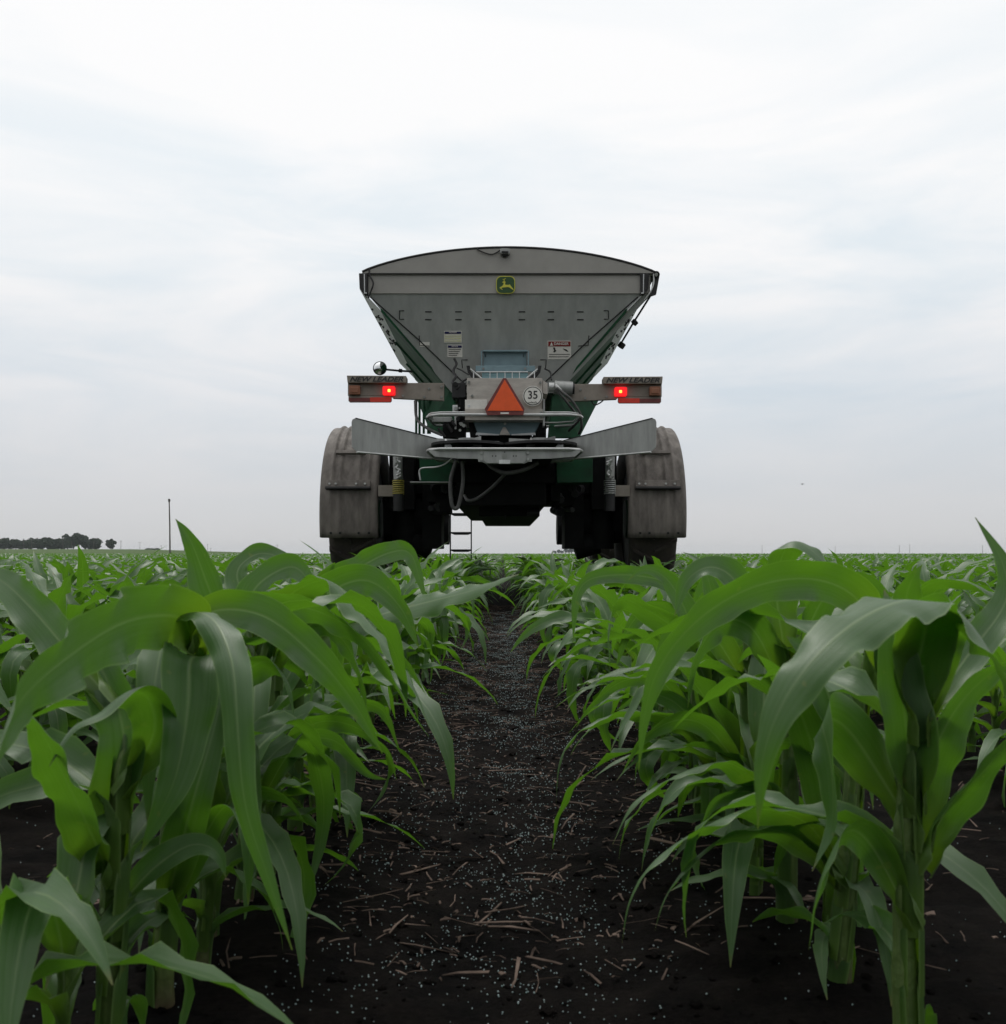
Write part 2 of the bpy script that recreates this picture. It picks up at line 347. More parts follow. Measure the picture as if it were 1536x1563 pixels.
        for i in range(2 if kind == 'danger' else 4):
            yy = y0+H*((.72+.13*i) if kind == 'danger' else (.36+.155*i)); patch(q, [(x0+2,yy),(x1-2-i*2,yy),(x1-2-i*2,yy+.8),(x0+2,yy+.8)], 'print' if kind != 'stripe' else 'white', .0085, .001)
        # header word laid on the sheet
        p0 = on_slope((x0+x1)/2+(3 if kind == 'danger' else 0), (y0+hy)/2, .0115)
        tm = MB(); tm.text(head, 768, 845, (x1-x0)*(.62 if kind == 'danger' else .42), (hy-y0)*(.5), p0.y, 'white', bold=.02)
        ex = (on_slope(x1,y0,0)-on_slope(x0,y0,0)).normalized(); ez = (on_slope(x0,y0,0)-on_slope(x0,y1,0)).normalized()
        q.add([p0+ex*a[0]+ez*(a[2]-CH) for a in tm.v], tm.f, 'white')
        q.build('warning_decal', R, label=label)
    decal(678,705,505,523,'NOTICE','stripe','white decal with navy heading and yellow stripes')
    decal(683,706,526,545,'NOTICE','plain','white decal with navy heading and grey lines')
    decal(836,872,520,548,'DANGER','danger','white decal with dark red danger heading and two pictograms')
    q = MB(); patch(q, [(641,522),(656,522),(656,529),(641,529)], 'white', .005); q.build('small_sticker', R)
    # inspection hatch, blue-grey
    f = MB()
    def fr(d): return d
    d = 9.3
    f.prism([(738,536),(804,536),(804,562),(738,562)], d, .02, 'blue'); f.prism([(737,534),(805,534),(805,536.5),(737,536.5)], d-.05, .07, 'blue')
    f.prism([(734,535),(736.5,535),(736.5,562),(734,562)], d-.04, .06, 'blue'); f.prism([(805.5,535),(808,535),(808,562),(805.5,562)], d-.04, .06, 'blue')
    f.prism([(741,540),(742,540),(742,545),(741,545)], d-.01, .01, 'seam'); f.prism([(799,540),(800,540),(800,545),(799,545)], d-.01, .01, 'seam')
    f.build('inspection_hatch', R, .003)
    f = MB(); d = 9.2; f.prism([(726,558),(817,558),(817,567),(726,567)], d, .02, 'blue')
    for px in (738,802): f.cyl(P(px,562.5,d-.012), P(px,562.5,d), .011, 'steel', n=8)
    f.build('hatch_rail', R, .003)
    f = MB(); d = 9.15
    f.prism([(736,568),(806,568),(806,579),(736,579)], d+.1, .01, 'glass')
    for px in (748,759,771,782,793): f.tube([P(px,567,d),P(px,578,d)], .004, 'pale', 5)
    f.tube([P(727,567.5,d),P(806,567.5,d)], .005, 'pale', 5); f.build('sight_grille', R)
    d = 9.0
    for sg in (0,1):
        g = mir if sg else (lambda x: x); f = MB()
        f.prism([(g(712),558),(g(717),558),(g(719),567),(g(734),578),(g(722),578),(g(714),568)], d, .03, 'black')
        f.tube([P(g(718),563,d-.01),P(g(722),566,d-.01),P(g(735),577,d-.01)], .006, 'pale', 5); f.tube([P(g(723),566,d-.01),P(g(723),577,d-.01)], .005, 'pale', 5)
        f.build('hinge_arm', R)
    # rear housing with its plates
    f = MB(); d = 8.8
    f.prism([(713,577),(828,577),(828,624),(713,624)], d, .5, 'house'); f.prism([(710,624),(831,624),(831,641),(710,641)], d-.02, .5, 'house')
    f.prism([(710,610),(744,610),(744,624),(710,624)], d-.012, .012, 'white'); f.prism([(828.5,580),(836,585),(836,602),(828.5,600)], d+.02, .3, 'house')
    f.prism([(829,608),(832,610),(832,650),(829,650)], d-.03, .1, 'steel')
    for px, py in ((721,604),(826,630),(826,636),(716,583),(825,584)): f.cyl(P(px,py,d-.035), P(px,py,d+.0), .012, 'steel', n=8)
    f.prism([(714,617.5),(718,617.5),(718,621.5),(714,621.5)], d-.016, .004, 'pale')
    f.build('rear_housing', R, .005)
    f = MB(); d = 8.72
    f.prism([(768,577),(773,577),(801,624),(799,633.5),(744,633.5),(740,624)], d, .02, 'dkred'); f.prism([(770.6,579.5),(799,627),(744,627)], d-.006, .006, 'orange'); f.prism([(764,629.5),(777,629.5),(777,632),(764,632)], d-.004, .004, 'white')
    f.build('slow_vehicle_triangle', R, .003)
    f = MB(); f.prism(arcpts(813.5,604.3,15.4,15.4), d, .02, 'white'); f.prism(arcpts(813.5,604.3,14.2,14.2), d-.003, .003, 'print'); f.prism(arcpts(813.5,604.3,13,13), d-.006, .003, 'white')
    f.text('35', 813.5, 602.5, 14.5, 12.5, d-.008, 'print', bold=.012); f.text('miles/h', 813.5, 614, 13, 3.2, d-.008, 'print', bold=.01); f.build('speed_sign', R)
    # chute below the housing
    f = MB(); d = 8.95
    f.prism([(720,641),(826,641),(818,664),(729,664)], d, .03, 'blue'); f.prism([(762,664),(768,652),(772,652),(779,664)], d-.02, .02, 'house')
    f.prism([(727,660),(762,662.5),(762,664.5),(726,664)], d-.03, .02, 'pale'); f.prism([(781,662.5),(817,660),(818,664),(781,664.5)], d-.03, .02, 'pale')
    f.cyl(P(771,646.5,d-.02), P(771,646.5,d), .012, 'rail', n=8); f.build('drop_chute', R, .003)
    f = MB(); f.prism([(732,664),(812,664),(818,684),(724,684)], d+.1, .6, 'soot'); f.prism([(715,640),(722,641),(732,668),(718,668)], d, .3, 'soot'); f.prism([(827,641),(832,641),(822,668),(812,668)], d, .3, 'soot'); f.build('spinner_frame', R)
    # spinner guards: bent tube loops lying level
    def loop(py, d0, wpx, dep, r, name):
        hw = wpx/F*d0/2; z = Z(py, d0); c = .12; q = MB(); x0 = X(770.5, d0)
        pts = [(x0-hw+c,d0,z),(x0+hw-c,d0,z),(x0+hw-.03,d0+.05,z),(x0+hw,d0+.16,z),(x0+hw-.03,d0+dep-.1,z),(x0+hw-.2,d0+dep,z),(x0-hw+.2,d0+dep,z),(x0-hw+.03,d0+dep-.1,z),(x0-hw,d0+.16,z),(x0-hw+.03,d0+.05,z)]
        q.tube(pts, r, 'rail', 10, closed=True); q.build(name, R)
    loop(685.5, 8.2, 240, 1.1, .014, 'spinner_guard'); loop(633, 8.75, 240, .8, .014, 'spinner_guard')
    loop(629.5, 8.8, 236, .7, .009, 'spinner_guard')
    f = MB(); d = 8.22
    f.prism([(655,688),(886,688),(886,690),(878,697),(842,700),(812,700.5),(812,705),(806,705),(800,708),(742,708),(736,705),(730,705),(730,700.5),(700,700),(664,697),(655,690)], d, .012, 'steel')
    f.prism([(738,688),(803,688),(803,703),(799,707),(743,707),(738,703)], d-.012, .01, 'steel')
    f.prism([(762,702),(779,702),(779,708),(762,708)], d-.018, .005, 'pale')
    for px, py in ((735,691),(735,701),(806,691),(806,701)): f.cyl(P(px,py,d-.02), P(px,py,d), .012, 'rail', n=8)
    f.cyl(P(770.5,696,d-.02), P(770.5,696,d), .02, 'steel', n=10)
    for px, py in ((752,696),(757,696),(784,696),(788,696),(770.5,690)): f.cyl(P(px,py,d-.014), P(px,py,d), .006, 'seam', n=8)
    f.build('spinner_plate', R, .002)
    for x in (-.31,.33):
        f = MB(); z = Z(681.5,8.75); f.cyl((x,8.75,z), (x,8.75,z+.022), .33, 'black', n=32); f.cyl((x,8.75,z+.022), (x,8.75,z+.07), .09, 'steel', n=16)
        for k in range(4):
            a = k*math.pi/2+.4; f.plate([(x,8.75,z+.022),(x+.3*math.cos(a),8.75+.3*math.sin(a),z+.022),(x+.3*math.cos(a),8.75+.3*math.sin(a),z+.06),(x,8.75,z+.06)], .005, 'steel')
        f.build('spinner_disc', R)
    f = MB(); f.box(X(700,8.7), X(842,8.7), 8.35, 9.6, Z(703,8.7), Z(690,8.7), 'soot'); f.build('spinner_base', R)
    for sg in (0,1):
        g = mir if sg else (lambda x: x); f = MB()
        i0, i1 = 1/8.45, 1/8.98; dd = lambda x: 1/(i0+(i1-i0)*(x-537)/178); pw = lambda x, y, o=0: P(g(x), y, dd(x)-o)
        q = [pw(*v) for v in ((682,673),(543,638),(538.5,640),(537,644),(537.5,682),(545,690),(655,699.5),(700,704),(715,680))]
        f.plate(q, .006*(1 if sg else -1), 'steel')
        f.tube([pw(545,690,.005),pw(655,699.5,.005),pw(700,704,.005)], .009, 'rail', 6); f.tube([pw(543,638,.004),pw(682,673,.004)], .004, 'seam', 5)
        f.build('deflector_wing', R)
        f = MB(); f.plate([P(g(679),670,8.6),P(g(681),670,8.6),P(g(690),681,8.5),P(g(679),681,8.5)], .01, 'pale'); f.plate([P(g(680),671,8.6),P(g(712),675,8.7),P(g(712),678,8.7),P(g(684),675,8.55)], .01, 'steel')
        f.plate([P(g(722),678,8.6),P(g(728),667,8.7),P(g(736),680,8.6)], .02, 'steel'); f.build('wing_bracket', R)
    # light bars ---------------------------------------------------------
    for sg in (0,1):
        g = (lambda x: 1541.5-x) if sg else (lambda x: x); oy = 1.5 if sg else 0; d = 9.0; f = MB()
        f.prism([(g(x),y+oy) for x, y in ((531,584),(678,584.5),(678,611.5),(600,608),(597,604),(531,604))], d, .05, 'beam')
        for px, py in ((655,593),(648,606),(674,590),(674,606),(615,604)): f.cyl(P(g(px),py+oy,d-.014), P(g(px),py+oy,d+.0), .011, 'steel', n=8)
        f.build('light_bar', R, .004)
        f = MB(); f.prism([(g(529.5),573+oy),(g(620),573.5+oy),(g(620),584+oy),(g(530.5),584+oy)], d-.06, .16, 'beam')
        f.text('NEW LEADER', (g(530)+g(620))/2, 578.6+oy, 82, 7.6, d-.064, 'print', shear=.35, bold=.025); f.build('name_board', R, .003)
        f = MB(); f.prism(rrect(g(541),595+oy,17,14,2), d-.05, .05, 'amber'); f.prism(rrect(g(541),595+oy,12,9,2), d-.058, .01, 'amber'); f.build('amber_lamp', R, .006)
        f = MB(); f.prism(rrect(g(593.5),596+oy,19,14,2.5), d-.05, .05, 'lampred'); f.prism(rrect(g(594),596+oy,4.4,4.4,1), d-.054, .005, 'lampspot'); f.build('tail_lamp', R, .006)
        f = MB(); f.prism([(g(x),y+oy) for x, y in ((532,604.2),(598,604.2),(598,612),(596,614),(534,614),(532,612))], d-.006, .02, 'beam')
        f.prism([(g(x),y+oy) for x, y in ((533,607),(565,607),(565,613),(535,613),(533,612))], d-.009, .003, 'dkred'); f.prism([(g(x),y+oy) for x, y in ((565,606.4),(597.4,606.4),(597.4,612),(596,613.4),(565,613.4))], d-.009, .003, 'red'); f.build('reflective_strip', R)
    f = MB(); d = 10.6
    n = 24; z = P(580,562,d); vs = [z+Vector((0,-.035,0))]
    for rr, dy in ((.4,-.03),(.75,-.016),(1,0)):
        vs += [z+Vector((rr*.068*math.cos(2*math.pi*i/n), dy, rr*.068*math.sin(2*math.pi*i/n))) for i in range(n)]
    fs = [(0,1+i,1+(i+1) % n) for i in range(n)]+[(1+k*n+i,1+(k+1)*n+i,1+(k+1)*n+(i+1) % n,1+k*n+(i+1) % n) for k in range(2) for i in range(n)]
    f.add(vs, fs, 'mirror', True); f.tube([z+Vector((.07*math.cos(2*math.pi*i/n),.004,.07*math.sin(2*math.pi*i/n))) for i in range(n)], .006, 'black', 6, closed=True); f.cyl(z+Vector((0,.004,0)), z+Vector((0,.05,0)), .066, 'black', r2=.03)
    mo = f.build('round_mirror', R); f = MB(); f.tube([z+Vector((.06,.02,-.01)),P(611,566,d),P(630,567,d)], .011, 'black', 6); f.cyl(P(609,565.5,d),P(614,566,d),.02,'black'); f.build('mirror_arm', mo)
    # hydraulics ---------------------------------------------------------
    f = MB(); d = 8.95; f.cyl(P(846,591,d), P(874,593,d), .062, 'steel'); f.cyl(P(838,591,d), P(846,591,d), .045, 'rail'); f.cyl(P(874,593,d), P(877,593,d), .05, 'black'); f.cyl(P(848,588,d-.06),P(856,597,d-.08),.02,'rail',n=10); f.build('hydraulic_motor', R, .003)
    def hose(pts, r=.014, k='hose', name='hose'):
        q = MB(); q.tube([P(*p) for p in pts], r, k, 8, smooth_path=6); q.build(name, R)
    hose([(851,592,8.85),(862,601,8.8),(872,610,8.82),(884,628,8.85),(887,640,8.9),(888,652,8.95),(884,662,9.1)], .013)
    hose([(848,594,8.85),(860,607,8.86),(872,622,8.9),(880,632,9.0)], .011)
    hose([(889,634,8.95),(880,646,8.95),(868,658,9.0)], .011,'black')
    hose([(696,704,8.7),(688,735,8.7),(690,770,8.7),(697,776,8.7),(702,765,8.7),(707,735,8.7),(706,704,8.7)], .018)
    hose([(742,703,8.6),(752,714,8.55),(772,722,8.5),(800,717,8.5),(822,706,8.5)], .019)
    hose([(771,724,8.7),(750,745,8.8),(730,760,8.85),(715,764,8.85),(709,756,8.9)], .015)
    hose([(642,733,8.9),(642,716,8.9),(666,713,8.8),(680,708,8.75),(692,698,8.7)], .008,'rail','hydraulic_line')
    hose([(634,612,9.2),(637,640,9.1),(655,655,9.0),(675,664,8.95)], .014)
    hose([(694,548,9.3),(697,556,9.25),(692,566,9.2),(696,575,9.15),(691,584,9.1),(697,596,9.05)], .012,'black')
    hose([(698,562,9.2),(706,566,9.1),(716,572,9.05)], .007,'black'); hose([(832,563,9.2),(840,568,9.1),(842,580,9.0)], .008,'black')
    hose([(693,600,9.0),(699,592,8.95),(705,583,9.0),(714,578,9.0)], .009,'black')
    hose([(903,612,9.02),(908,618,9.02),(916,615,9.02),(921,611,9.02)], .006,'black')
    f = MB(); d = 8.95
    for x0, x1, y0, y1, k in ((690,711,584,607,'black'),(697,710,587,592,'rail'),(699,709,597,602,'steel'),(691,699,618,630,'rail'),(694,697,630,655,'rail'),(661,690,636,644,'steel'),(676,711,642,668,'soot'),(700,712,606,640,'soot'),(818,834,645,668,'soot'),(829,834,652,656,'rail')):
        f.prism([(x0,y0),(x1,y0),(x1,y1),(x0,y1)], d+random.uniform(0,.1), .14, k)
        if x0 == 676: f.build('valve_block', R, .004); f = MB()
    for k in range(10): px, py = random.uniform(692,712), random.uniform(584,664); f.cyl(P(px,py,d-.03), P(px,py,d+.05), random.uniform(.008,.02), random.choice(('rail','steel','black')), n=9)
    for k in range(5): px, py = random.uniform(664,690), random.uniform(640,662); f.tube([P(px,py,d),P(px+6,py+9,d)], .014, 'black', 7)
    f.build('fitting', R, .004)
    # chassis ------------------------------------------------------------
    f = MB()
    f.plate([P(845,590,9.6),P(925,590,9.9),P(885,668,9.6),P(838,668,9.5)], .03, 'green'); f.build('side_plate', R, .004); f = MB(); f.plate([P(690,590,9.6),P(628,590,9.9),P(655,655,9.6),P(700,668,9.5)], .03, 'green')
    f.build('side_plate', R, .004)
    for px in (635.5,640.5,647,655): f = MB(); f.tube([P(px,610,9.7),P(px,662,9.7)], .012 if px < 650 else .02, 'green', 8); f.build('frame_post', R)
    f = MB()
    f.prism([(640,697),(690,697),(690,735),(642,735)], 9.3, .35, 'green'); f.build('hanger_plate', R, .004); f = MB(); f.prism([(849,697),(905,697),(905,736),(851,737)], 9.3, .35, 'green'); f.build('hanger_plate', R, .004); f = MB()
    f.prism([(626,735),(690,735),(690,737),(626,737)], 9.28, .2, 'steel'); f.build('support_bar', R, .004)
    f = MB()
    f.box(-.52, .5, 9.4, 15.2, 1.18, 1.55, 'soot'); f.box(X(700,10), X(830,10), 9.45, 14, Z(775,10), 1.25, 'soot'); f.box(X(732,10), X(823.5,10), 9.9, 13.5, Z(788.5,10), Z(770,10), 'soot'); f.box(X(838,10), X(852,10), 9.6, 10.6, Z(768,10), 1.3, 'soot')
    f.box(X(845,10), X(875,10), 9.8, 10.4, Z(772,10), Z(745,10), 'soot'); f.box(X(655,10), X(700,10), 9.8, 10.4, Z(768,10), Z(740,10), 'soot'); f.box(X(668,10), X(690,10), 9.7, 10.1, Z(784,10), Z(765,10), 'soot')
    for k in range(26):
        sg = random.choice((-1,1)); px = 769.5+sg*random.uniform(70,112); py = random.uniform(738,784); r = random.uniform(.02,.05)
        f.cyl(P(px,py,9.7), P(px+random.uniform(-14,14),py+random.uniform(-8,6),9.95), r, random.choice(('soot','black')), n=10)
    f.cyl(P(805,783,9.85), P(822,783,9.85), .03, 'black'); f.cyl(P(771.5,792,9.9), P(771.5,786,9.9), .008, 'black', n=6); f.build('chassis', R, .006)
    for sg in (-1,1):
        cx = sg*1.5
        f = MB(); f.box(cx-sg*.32, sg*.4, 10.25, 10.7, 1.12, 1.5, 'soot'); f.build('axle_beam', R, .01)
        f = MB(); x0 = cx-sg*.46
        f.box(x0-.13, x0+.13, 10.1, 10.6, .95, 1.7, 'soot'); f.cyl((x0,10.3,1.75), (x0,10.3,.55), .12, 'soot')
        f.cyl((cx-sg*.25,10.5,.87), (cx-sg*.78,10.5,.87), .26, 'soot'); f.cyl((cx-sg*.6,10.5,.87), (cx-sg*.84,10.5,.87), .17, 'soot', n=12); f.cyl((cx-sg*.5,10.35,.62), (cx-sg*.75,10.35,.55), .12, 'soot')
        for k in range(10): a = k*.63; f.cyl((cx-sg*.78,10.5+.22*math.cos(a),.87+.22*math.sin(a)), (cx-sg*.81,10.5+.22*math.cos(a),.87+.22*math.sin(a)), .03, 'black', n=6)
        f.box(x0-.30*sg-.1, x0-.30*sg+.1, 10.2, 10.7, .55, 1.25, 'soot'); f.build('axle_leg', R, .01)
        f = MB(); px = 769.5+sg*161.5; d = 9.5
        f.cyl(P(px-sg*-1,697,d), P(px,732,d), .045, 'steel'); f.cyl(P(px,732,d), P(px,780,d), .05, 'black')
        for k in range(7): z = Z(735+3.2*k, d); f.tube([(X(px,d)+.052*math.cos(a), d+.052*math.sin(a), z+.008*a/6.28) for a in np.linspace(0,6.28,13)], .007, 'spring' if sg < 0 else 'steel', 5)
        for k in range(8): py = 698+4*k; f.cyl(P(px+random.uniform(-5,5),py,d-.05), P(px+random.uniform(-5,5),py+4,d-.05), .016, random.choice(('steel','rail')), n=7)
        f.box(X(px,d)-.2 if sg < 0 else X(px,d)+.03, X(px,d)-.03 if sg < 0 else X(px,d)+.2, d+.05, d+.2, Z(757,d), Z(740,d), 'beam'); f.build('suspension_strut', R)
    # fenders and wheels -------------------------------------------------
    YC, ZC, RF = 10.5, .87, .965
    for sg in (-1,1):
        nu, na = 48, 40; a0, a1 = math.radians(-13), math.radians(128); vs = []; cx = sg*1.502
        for i in range(na+1):
            a = a0+(a1-a0)*i/na
            for j in range(nu+1):
                u = j/nu; up = max(0, min(1, (a-math.radians(8))/.25))
                r = RF+.0*u
                for c, w, h in ((.2,.035,.022),(.34,.035,.022),(.66,.03,.016),(.82,.03,.016)): r += h*(.45+.55*up)*math.exp(-((u-c)/w)**2)
                e = min(u, 1-u); r -= .035*max(0, 1-e/.06)**2.0
                vs.append((cx+sg*(.5-u)*-.575*-1, YC-r*math.cos(a), ZC+r*math.sin(a)))
        w = nu+1; fs = [(i*w+j,i*w+j+1,(i+1)*w+j+1,(i+1)*w+j) for i in range(na) for j in range(nu)]
        q = MB(); q.add(vs, fs, 'fender', True); o = q.build('fender', R); so = o.modifiers.new('thick','SOLIDIFY'); so.thickness = .012; so.offset = -1
        for a, ww, hh in ((math.radians(17.5),.43,.085),(math.radians(39),.30,.04)):
            q = MB(); r = RF+.022; c = Vector((cx+sg*.0, YC-r*math.cos(a), ZC+r*math.sin(a))); n3 = Vector((0,-math.cos(a),math.sin(a))); t3 = Vector((0,math.sin(a),math.cos(a)))
            ex = Vector((1,0,0)); q.hexa([c+ex*ww/2*i+t3*hh/2*j+n3*.0 for i, j in ((-1,-1),(1,-1),(1,1),(-1,1))], [c+ex*ww/2*i+t3*hh/2*j+n3*.028 for i, j in ((-1,-1),(1,-1),(1,1),(-1,1))], 'fender')
            if hh > .05:
                q.hexa([c+ex*ww/2*i*1.02+t3*(-hh/2+.012*j)+n3*.0 for i, j in ((-1,-1),(1,-1),(1,1),(-1,1))], [c+ex*ww/2*i*1.02+t3*(-hh/2+.012*j)+n3*.05 for i, j in ((-1,-1),(1,-1),(1,1),(-1,1))], 'black')
                for k in (-.42,-.28,.18,.38): q.cyl(c+ex*ww*k, c+ex*ww*k+n3*.04, .011, 'steel', n=8)
            q.build('fender_strap', o, .004)
        for k in (-.17,-.08,.1,.2): q = MB(); a = math.radians(-10); q.cyl((cx+k,YC-(RF-.0)*math.cos(a),ZC+RF*math.sin(a)), (cx+k,YC-(RF+.018)*math.cos(a),ZC+(RF+.018)*math.sin(a)), .012, 'black', n=8); q.build('fender_bolt', o)
    def wheel(cx, cy):
        RT, W = .87, .46; hub = empty('wheel', (cx-R.location.x, cy-R.location.y, RT)); hub.parent = R
        q = MB(); prof = [(.56,-.17),(.62,-.225),(.74,-.235),(.80,-.215),(.825,-.16),(.83,0),(.825,.16),(.80,.215),(.74,.235),(.62,.225),(.56,.17)]; n = 56
        vs = [(cx+x, cy+r*math.cos(2*math.pi*i/n), RT+r*math.sin(2*math.pi*i/n)) for i in range(n) for r, x in prof]; k = len(prof)
        q.add(vs, [(i*k+j,i*k+j+1,((i+1) % n)*k+j+1,((i+1) % n)*k+j) for i in range(n) for j in range(k-1)], 'rubber', True)
        for i in range(26):
            for s2 in (-1,1):
                a = 2*math.pi*(i+.25*s2)/26
                def pt(x, da, r): return (cx+x*s2, cy+r*math.cos(a+da), RT+r*math.sin(a+da))
                q.hexa([pt(.0,.10,.822),pt(.225,-.05,.80),pt(.225,.0,.80),pt(.0,.145,.822)], [pt(.0,.105,.872),pt(.215,-.04,.865),pt(.215,-.005,.865),pt(.0,.14,.872)], 'rubber')
        q.build('tyre', hub)
        q = MB(); q.cyl((cx-.16,cy,RT),(cx+.16,cy,RT),.57,'soot',n=40); q.cyl((cx-.2,cy,RT),(cx+.2,cy,RT),.2,'green',n=24); q.build('rim', hub, .01)
    for cx in (-1.5,1.5):
        for cy in (YC, 14.6): wheel(cx, cy)
    for sg in (-1,1):
        f = MB(); f.box(sg*1.2-.12, sg*1.2+.12, 14.3, 14.9, .6, 1.75, 'soot'); f.box(min(sg*.4,sg*1.2), max(sg*.4,sg*1.2), 14.4, 14.8, 1.2, 1.5, 'soot'); f.cyl((sg*1.3,14.6,.87),(sg*.8,14.6,.87),.24,'soot'); f.build('axle_leg', R, .01)
    d = 14.6; f = MB()
    for px in (687.5,719.5): f.box(X(px,d)-.009, X(px,d)+.009, d, d+.04, .33, 1.25, 'black')
    lad = f.build('ladder', R)
    for py in (783,812,838.5): 
        f = MB(); f.prism([(688,py),(719,py),(719,py+2),(714,py+4),(693,py+4),(688,py+2)], d+.005, .22, 'black'); f.build('ladder_step', lad)
    return R
spreader()

# ------------------------------------------------------------------ corn
def ribbon(pts, B, N_, width, fold, ruf, seed, nu, sl=.03, rst=.012):
    """leaf blade on a centre line: grid of points across and along, with uv"""
    r = np.random.default_rng(seed); n = len(pts); s = np.linspace(0, 1, n); t = np.linspace(-1, 1, nu+1)
    Ls = np.concatenate([[0], np.cumsum(np.linalg.norm(np.diff(pts, axis=0), axis=1))])
    p1, p2 = r.uniform(0, 6.28, 2); k1, k2 = r.uniform(55, 85, 2)
    V = np.zeros((n, nu+1, 3)); UV = np.zeros((n, nu+1, 2))
    for j, tt in enumerate(t):
        ph = np.sin(Ls*(k1 if tt < 0 else k2)+(p1 if tt < 0 else p2))+.4*np.sin(Ls*2.1*(k2 if tt < 0 else k1)+p1)
        cu = np.where(Ls < sl, 1., np.exp(-np.maximum(Ls-sl, 0)/.022)); w = np.maximum(width/2, np.radians(150)*cu*rst*1.05)
        env = np.clip((Ls-sl)/.05, 0, 1)*np.minimum(1, (1-s)*5)
        al = fold+(np.radians(158)-fold)*cu
        lat = w*np.sin(al*tt)/al; up = w*(1-np.cos(al*tt))/al+ruf*env*(tt*tt)*ph*(w/.03)
        V[:, j] = pts+B*lat[:, None]+N_*up[:, None]; UV[:, j, 0] = .5+tt*.5; UV[:, j, 1] = s
    i = np.arange((n-1)*(nu+1)).reshape(n-1, nu+1)[:, :-1].ravel()
    Fc = np.stack([i, i+1, i+nu+2, i+nu+1], 1)
    return V.reshape(-1, 3), Fc, UV.reshape(-1, 2)
def wprof(s, W, base=.55):
    a = base+(1-base)*np.sin(np.clip(s/.34, 0, 1)*math.pi/2); b = 1-np.clip((s-.34)/.66, 0, 1)**1.9
    return np.maximum(W*a*b, .0012)
def frames(pts, hint):
    n = len(pts); T = np.gradient(pts, axis=0); T /= np.linalg.norm(T, axis=1)[:, None]
    B = np.zeros_like(pts); b = np.array(hint, float)
    for i in range(n):
        b = b-T[i]*b.dot(T[i]); b /= np.linalg.norm(b); B[i] = b
    return T, B
def roll(T, B, ang):
    N_ = np.cross(B, T); c, s = np.cos(ang)[:, None], np.sin(ang)[:, None]
    return B*c+N_*s, -B*s+N_*c
def leaf_curve(z0, phi, L, th0, th1, pw, drift, ns, r0=.012, kink=0., ks=.5, sl=.05):
    L = L+sl; z0 = z0-sl
    s = np.linspace(0, 1, ns); th = np.radians(th0+(th1-th0)*s**pw+kink*np.clip((s-ks)/.12, 0, 1)); ph = phi+drift*s**2
    dl = L/(ns-1); st = np.stack([np.sin(th)*np.cos(ph), np.sin(th)*np.sin(ph), np.cos(th)], 1)
    th = np.where(s*L < sl, 0., th*np.clip((s*L-sl)/.02, 0, 1)) if sl > 0 else th
    st = np.stack([np.sin(th)*np.cos(ph), np.sin(th)*np.sin(ph), np.cos(th)], 1)
    p = np.concatenate([[[0,0,0]], np.cumsum((st[1:]+st[:-1])/2*dl, axis=0)])
    return p+np.array([math.cos(phi)*r0, math.sin(phi)*r0, z0])
def stalk_geo(top, rb, rt, lean=(0,0), nseg=10, nr=6):
    V = []; hs = np.linspace(-.03, top, nr)
    for i, h in enumerate(hs):
        f = i/(nr-1); r = rb+(rt-rb)*f; q = max(0, h)/max(top, .01)
        for j in range(nseg): a = 2*math.pi*j/nseg; V.append((lean[0]*q+r*math.cos(a), lean[1]*q+.82*r*math.sin(a), h))
    Fc = [(i*nseg+j, i*nseg+(j+1) % nseg, (i+1)*nseg+(j+1) % nseg, (i+1)*nseg+j) for i in range(nr-1) for j in range(nseg)]
    return np.array(V), np.array(Fc)
def plant_geo(seed, ns, nu):
    """list of (kind, verts, faces, uv) for one young corn plant"""
    r = np.random.default_rng(seed); out = []; n = int(r.integers(7, 9)); top = r.uniform(.20,.26)
    r.uniform(0, 6.28); az = math.pi/2; lean = r.uniform(-.02,.02, 2)
    V, Fc = stalk_geo(top+.02, .0115, .005, lean, 10 if nu > 2 else 5, 6 if nu > 2 else 3); out.append(('stalk', V, Fc, np.full((len(V), 2), .3)))
    for k in range(n):
        f = k/(n-1); z = .05+(top-.03)*f**.9; phi = az+math.pi*k+r.normal(0, .38)
        L = (.22+.31*math.sin(min(1, f*1.25)*math.pi/2)-(.10 if k >= n-2 else 0))*r.uniform(.88,1.12)
        W = (.030+.036*math.sin(min(1, f*1.2)*math.pi/2))*r.uniform(.9,1.1)
        th0 = 50-32*f+r.normal(0, 5); th1 = (118+45*math.sin(f*math.pi)) if k < n-2 else r.uniform(55,140)
        th1 += r.normal(0, 12); pw = r.uniform(.8,1.25)+(.5 if k >= n-2 else 0)
        p = leaf_curve(z, phi, L, th0, th1, pw, r.normal(0, .35), ns, kink=(r.uniform(30, 75) if r.random() < .3 else 0), ks=r.uniform(.3,.6), r0=.0125-.005*f); p[:, :2] += lean*(np.clip(p[:, 2:3], 0, z)/top)
        T, B = frames(p, (math.sin(phi), -math.cos(phi), 0)); s = np.linspace(0, 1, ns)
        B, N_ = roll(T, B, r.normal(0, .5)*s**1.5+r.normal(0, .15))
        fold = np.radians(60*(1-s)**2+22)
        out.append(('leaf',)+ribbon(p, B, N_, wprof(s, W, .6), fold, .010, seed*31+k, nu, .05, .0125-.005*f))
    mz = max(v[:, 2].max() for _, v, _, _ in out); k = HSC.get(seed, .43)/mz; k = min(1.05, k) if k > 1 else k
    return [(a, v*np.array([.5+.5*k, .5+.5*k, k]), f, u) for a, v, f, u in out]
HSC = {}
